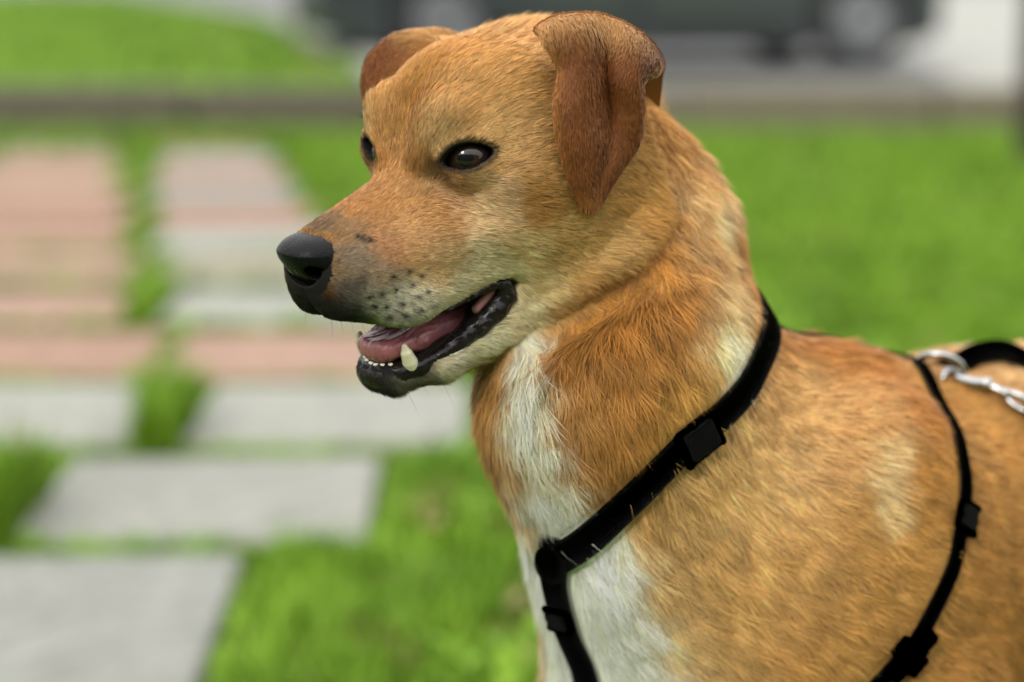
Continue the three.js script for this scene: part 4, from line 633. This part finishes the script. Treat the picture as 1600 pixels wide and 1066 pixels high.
// eyes: dark brown iris under a wet surface
{
  for (const s of [1, -1]) {
    const G = s < 0 ? GAZE_FAR : GAZE, E = s < 0 ? EYE_F : EYE_C, look = G.v.clone().add(V(0.06, 0.0, 0.12)).normalize();
    const g = new THREE.SphereGeometry(EYE_R / 100, 96, 72), P = g.attributes.position.array, C = new Float32Array(P.length), N = g.attributes.normal.array, dir = V(look.x, look.y, look.z * s), w = HEAD.dir(dir.clone()), p = V(0, 0, 0);
    for (let i = 0; i < P.length; i += 3) {
      p.set(P[i], P[i + 1], P[i + 2]).normalize(); const a = Math.acos(clamp(p.dot(w), -1, 1)), st = 0.5 + 0.5 * noise(p.x * 9, p.y * 9, p.z * 9);
      const iris = step01(0.82, 0.76, a), pupil = step01(0.38, 0.34, a), ring = step01(0.6, 0.8, a);
      const k = [mixn(0.02, mixn(0.018 + 0.008 * st, 0.008, ring), iris), mixn(0.012, mixn(0.009 + 0.004 * st, 0.005, ring), iris), mixn(0.010, mixn(0.005, 0.004, ring), iris)];
      for (let q = 0; q < 3; q++) C[i + q] = mixn(k[q], 0.003, pupil);
    }
    g.setAttribute('color', new THREE.BufferAttribute(C, 3));
    const e = part('eye', g, new THREE.MeshPhysicalMaterial({ vertexColors: true, roughness: 0.6, specularIntensity: 0.2, clearcoat: 1, clearcoatRoughness: 0.02 }), dog);
    e.position.copy(HEAD.at(E[0] + EYE_OUT * G.v.x, E[1] + EYE_OUT * G.v.y, s * (E[2] + EYE_OUT * G.v.z)));
  }
}
part('nose', toGeometry(noseMesh, HEAD), std(new THREE.Color(0.006, 0.006, 0.007), 0.3, { specularIntensity: 0.24 }), dog);
const lipColor = (x, y, z) => { const t = 0.5 + 0.5 * noise(x * 180, y * 180, z * 180); return [0.007 + 0.005 * t, 0.006 + 0.003 * t, 0.006 + 0.003 * t]; };
part('lip', toGeometry(lipMesh, HEAD, lipColor), std(0xffffff, 0.26, { vertexColors: true, specularIntensity: 0.55 }), dog);
const tongueColor = (x, y, z) => { const t = 0.5 + 0.5 * noise(x * 260, y * 260, z * 260); return [0.33 + 0.08 * t, 0.10 + 0.03 * t, 0.12 + 0.03 * t]; };
part('tongue', toGeometry(tongueMesh, HEAD, tongueColor), std(0xffffff, 0.42, { vertexColors: true, clearcoat: 0.5, clearcoatRoughness: 0.3 }), dog);
for (const m of [gumMesh, mirrored(gumMesh)]) part('gum', toGeometry(m, HEAD), std(new THREE.Color(0.42, 0.17, 0.16), 0.35, { clearcoat: 0.6, clearcoatRoughness: 0.2 }), dog);
{
  const ivory = std(new THREE.Color(0.70, 0.64, 0.46), 0.25, { clearcoat: 0.5, clearcoatRoughness: 0.15 }), white = std(new THREE.Color(0.72, 0.68, 0.54), 0.3, { clearcoat: 0.5, clearcoatRoughness: 0.15 }), yellow = std(new THREE.Color(0.42, 0.31, 0.13), 0.35);
  for (const [m, mat] of [[canineMesh, ivory], ...incisorMesh.map((q) => [q, white]), [molarMesh, yellow]]) for (const q of [m, mirrored(m)]) part('tooth', toGeometry(q, HEAD), mat, dog);
}
// ---------- harness and leash ----------
const webMap = noiseTexture(256, (u, v) => { const a = Math.sin(u * 2 * Math.PI * 24) * Math.sin(v * 2 * Math.PI * 24), g = 0.5 + 0.4 * a + 0.1 * tile(u, v, 20, 2); return [g, g, g]; });
const webbing = std(new THREE.Color(0.017, 0.0175, 0.019), 0.6, { bumpMap: webMap, bumpScale: 0.0004, sheen: 0.4, sheenRoughness: 0.6, sheenColor: new THREE.Color(0.3, 0.32, 0.35) });
const plasticBlack = std(new THREE.Color(0.010, 0.010, 0.011), 0.42), steel = std(new THREE.Color(0.36, 0.355, 0.35), 0.22, { metalness: 1 });
function ribbon(R, width, thick) { // strap with rounded edges along a run; width may vary
  const prof = [], P = [], N = [], UV = [], I = []; for (let k = 0; k < 16; k++) { const a = k / 16 * 2 * Math.PI, c = Math.cos(a), s = Math.sin(a); prof.push([Math.sign(c) * Math.abs(c) ** 0.25, Math.sign(s) * Math.abs(s) ** 0.6, c, s]); }
  let L = 0; R.forEach((r, i) => { if (i) L += r.p.distanceTo(R[i - 1].p); const w = typeof width === 'function' ? width(i / (R.length - 1)) : width; prof.forEach(([a, b, c, s], k) => { const q = r.p.clone().addScaledVector(r.w, a * w / 2).addScaledVector(r.n, b * thick / 2); P.push(q.x, q.y, q.z); const m = r.w.clone().multiplyScalar(c * 0.35).addScaledVector(r.n, s).normalize(); N.push(m.x, m.y, m.z); UV.push(L / 0.03, k / 16 * w * 2.2 / 0.03); }); });
  for (let i = 0; i + 1 < R.length; i++) for (let k = 0; k < 16; k++) { const a = i * 16 + k, b = i * 16 + (k + 1) % 16; I.push(a, b, b + 16, a, b + 16, a + 16); }
  const c0 = P.length / 3; [0, R.length - 1].forEach((i, e) => { const r = R[i]; P.push(r.p.x, r.p.y, r.p.z); const t = r.t.clone().multiplyScalar(e ? 1 : -1); N.push(t.x, t.y, t.z); UV.push(0, 0); for (let k = 0; k < 16; k++) { const a = i * 16 + k, b = i * 16 + (k + 1) % 16; if (e) I.push(c0 + 1, a, b); else I.push(c0, b, a); } });
  const g = new THREE.BufferGeometry(); g.setAttribute('position', new THREE.Float32BufferAttribute(P, 3)); g.setAttribute('normal', new THREE.Float32BufferAttribute(N, 3)); g.setAttribute('uv', new THREE.Float32BufferAttribute(UV, 2)); g.setIndex(I); return g;
}
const onRun = (R, t, out) => { const r = R[Math.round(t * (R.length - 1))], m = new THREE.Matrix4().makeBasis(r.t, r.w, r.n).setPosition(r.p.clone().addScaledVector(r.n, out)); return m; };
const harness = thing('dog_harness', 'black webbing harness with plastic slides and steel ring worn by the tan dog', 'harness');
part('neck_strap', ribbon(RUNS.neckNear, 0.0165, 0.0026), webbing, harness);
part('neck_strap', ribbon(RUNS.neckFar, 0.0195, 0.0026), webbing, harness);
part('breast_strap', ribbon(RUNS.breast, (t) => 0.0150 + 0.0025 * Math.exp(-(((t - 0.05) / 0.06) ** 2)), 0.004), webbing, harness);
part('girth_strap', ribbon(RUNS.girthNear, (t) => mixn(0.0088, 0.0115, t), 0.0026), webbing, harness);
part('girth_strap', ribbon(RUNS.girthFar, 0.0125, 0.0026), webbing, harness);
part('back_strap', ribbon(RUNS.back, 0.014, 0.0026), webbing, harness);
function slide(R, t, len, wid, deep) { // a slide buckle: raised end bars, side bars and the doubled web across the middle
  const m = onRun(R, t, 0.0022), bar = (x, w, h) => new RoundedBoxGeometry(w, wid, h, 3, w * 0.4).translate(x, 0, h * 0.2);
  const s = part('slide_buckle', mergeGeometries([bar(-len / 2, 0.0042, deep), bar(len / 2, 0.0042, deep), bar(0, 0.004, deep * 0.8), new RoundedBoxGeometry(len, 0.003, deep * 0.8, 2, 0.0012).translate(0, wid / 2 - 0.0015, 0), new RoundedBoxGeometry(len, 0.003, deep * 0.8, 2, 0.0012).translate(0, -wid / 2 + 0.0015, 0)]).applyMatrix4(m), plasticBlack, harness);
  part('web_loop', new RoundedBoxGeometry(len * 0.86, wid - 0.0055, 0.0036, 3, 0.0016).translate(-0.0005, 0, 0.0022).applyMatrix4(m), webbing, s);
}
slide(RUNS.neckNear, 0.50, 0.021, 0.0212, 0.0045); slide(RUNS.girthNear, 0.365, 0.014, 0.0165, 0.0045); slide(RUNS.breast, 0.27, 0.011, 0.0175, 0.0035);
{ // ring joint on the breast: a rounded padded cover
  const m = onRun(RUNS.breast, 0.045, 0.002); part('breast_pad', new THREE.SphereGeometry(1, 32, 20).scale(0.011, 0.0085, 0.0045).applyMatrix4(m), webbing, harness);
  // side release buckle low on the girth
  const R = RUNS.girthNear, m2 = onRun(R, 0.635, 0.003), b = part('release_buckle', mergeGeometries([new RoundedBoxGeometry(0.019, 0.015, 0.006, 4, 0.0028), new RoundedBoxGeometry(0.011, 0.012, 0.0075, 4, 0.003).translate(-0.012, 0, 0), new RoundedBoxGeometry(0.008, 0.011, 0.005, 3, 0.002).translate(0.012, 0, 0)]).applyMatrix4(m2), plasticBlack, harness);
  for (const s of [-1, 1]) part('prong', new RoundedBoxGeometry(0.013, 0.004, 0.006, 3, 0.0016).translate(0.001, s * 0.0085, 0).applyMatrix4(m2), plasticBlack, b);
  const tube = (pts, r, n = 60, closed = false) => new THREE.TubeGeometry(new THREE.CatmullRomCurve3(pts.map((p) => BODY.at(...p)), closed), n, r, 14, closed);
  // steel ring standing on the back, and the grab handle behind it
  const c = BODY.at(7.0, -1.85, 2.5), X = BODY.at(8.2, -2.25, 2.85).sub(BODY.at(6.2, -1.8, 0.9)).normalize(), up = V(-0.1, 1, 0.55), Y = up.addScaledVector(X, -up.dot(X)).normalize(), ring = []; for (let i = 0; i < 40; i++) { const a = i / 40 * 2 * Math.PI; ring.push(c.clone().addScaledVector(X, Math.cos(a) * 0.0135).addScaledVector(Y, Math.sin(a) * 0.0112)); }
  part('steel_ring', new THREE.TubeGeometry(new THREE.CatmullRomCurve3(ring, true), 80, 0.0021, 14, true), steel, harness);
  const H = [[5.6, -2.6, 0.2], [7.0, -2.7, 0.6], [9.0, -2.0, 1.7], [10.6, -1.45, 1.9], [12.2, -1.35, 2.2], [13.2, -1.8, 2.9], [14.0, -2.6, 3.8], [15.2, -3.9, 5.0]], hr = []; for (let i = 0; i <= 50; i++) { const b2 = spline(H, i / 50); hr.push({ p: BODY.at(...b2) }); }
  hr.forEach((r, i) => { r.t = hr[Math.min(i + 1, 50)].p.clone().sub(hr[Math.max(i - 1, 0)].p).normalize(); r.n = V(0.25, 0.75, 0.6); r.w = r.t.clone().cross(r.n).normalize(); r.n = r.w.clone().cross(r.t).normalize(); });
  part('grab_handle', ribbon(hr, 0.014, 0.005), webbing, harness);
  // leash: snap hook, swivel and black web running off behind the photographer's side
  const leash = thing('dog_leash', 'steel snap hook and black leash clipped to the harness ring', 'leash');
  const hook = part('snap_hook', mergeGeometries([tube([[7.5, -2.9, 2.2], [7.0, -2.9, 2.7], [6.75, -2.35, 3.0], [7.1, -1.85, 3.0], [7.6, -2.0, 3.2], [7.9, -2.35, 3.7]], 0.0022), tube([[7.5, -2.2, 3.3], [8.1, -2.45, 4.0], [8.7, -2.5, 4.4]], 0.0035, 20), new THREE.SphereGeometry(0.0042, 20, 14).translate(...BODY.at(8.75, -2.52, 4.42).toArray())]), steel, leash);
  part('gate', tube([[7.35, -2.85, 2.75], [7.7, -2.75, 3.3], [8.0, -2.6, 3.8]], 0.0015, 20), steel, hook);
  part('swivel', mergeGeometries([tube([[8.75, -2.55, 4.45], [9.0, -2.72, 4.9], [9.25, -2.95, 5.4]], 0.0026, 20), new THREE.SphereGeometry(0.0036, 18, 12).translate(...BODY.at(9.2, -2.92, 5.4).toArray()), tube([[9.25, -2.95, 5.4], [9.55, -2.9, 5.9], [9.9, -3.3, 6.5], [9.75, -3.75, 6.45], [9.4, -3.5, 5.9]], 0.0021, 40, true)]), steel, leash);
  const W = [[9.85, -3.45, 6.5], [10.8, -3.9, 8], [13, -5.2, 10.5], [20, -7, 13], [34, -2, 16], [50, 10, 20], [66, 24, 24]], wr = []; for (let i = 0; i <= 80; i++) wr.push({ p: BODY.at(...spline(W, i / 80)) });
  wr.forEach((r, i) => { r.t = wr[Math.min(i + 1, 80)].p.clone().sub(wr[Math.max(i - 1, 0)].p).normalize(); r.n = V(-0.1, 0.8, 0.6); r.w = r.t.clone().cross(r.n).normalize(); r.n = r.w.clone().cross(r.t).normalize(); });
  part('leash_web', ribbon(wr, 0.015, 0.0025), webbing, leash);
}
// ---------- whiskers and lashes ----------
{
  const rnd = rng(63), dark = std(new THREE.Color(0.02, 0.016, 0.013), 0.5), pale = std(new THREE.Color(0.55, 0.48, 0.36), 0.5);
  const whisker = (x, y, z, dx, dy, dz, len, r, m) => { const pts = [], d = V(dx, dy, dz).normalize(); for (let k = 0; k <= 6; k++) { const t = k / 6; pts.push(HEAD.at(x + d.x * len * t, y + d.y * len * t - 0.35 * len * t * t * 0.5, z + d.z * len * t)); } const c = new THREE.CatmullRomCurve3(pts), g = new THREE.TubeGeometry(c, 10, r, 5), P = g.attributes.position; for (let i = 0; i < P.count; i++) { const t = Math.floor(i / 6) / 10, q = c.getPointAt(Math.min(1, t)); P.setXYZ(i, q.x + (P.getX(i) - q.x) * (1 - 0.85 * t), q.y + (P.getY(i) - q.y) * (1 - 0.85 * t), q.z + (P.getZ(i) - q.z) * (1 - 0.85 * t)); } part('whisker', g, m, dogBody); };
  for (const s of [1, -1]) {
    for (const p of SPOTS) if (p[0] > -5.2 && rnd() < 0.6) whisker(p[0], p[1], p[2] * s, 0.8, -0.25 - 0.3 * rnd(), s * (0.5 + 0.3 * rnd()), 1.6 + 2.2 * rnd(), 0.00012, rnd() < 0.7 ? dark : pale);
    for (let k = 0; k < 5; k++) whisker(-6.8 + 0.35 * k, -6.6, (0.9 + 0.25 * k) * s, -0.15 + 0.12 * k, -1, 0.2 * s, 0.5 + 0.4 * rnd(), 0.00009, dark);
    for (let k = 0; k < 6; k++) whisker(-1.0 + 0.12 * k, 1.25 + 0.1 * rnd(), (2.6 + 0.1 * k) * s, -0.9 + 0.3 * rnd(), 0.45 + 0.4 * rnd(), s * 0.55, 0.9 + 0.9 * rnd(), 0.00009, dark);
    for (let k = 0; k < 4; k++) whisker(-2.6 + 0.8 * k, -10.9 + 0.12 * k, (1.0 + 0.4 * k) * s, 0.5, -1, 0.25 * s, 0.8 + 0.8 * rnd(), 0.00009, rnd() < 0.5 ? dark : pale);
  }
  whisker(-0.4, -9.8, 2.7, 1, -0.25, 0.5, 2.6, 0.00013, dark); whisker(2.6, -7.9, 3.6, 0.9, -0.2, 0.6, 2.2, 0.0001, pale);
}

renderer.render(scene, camera);
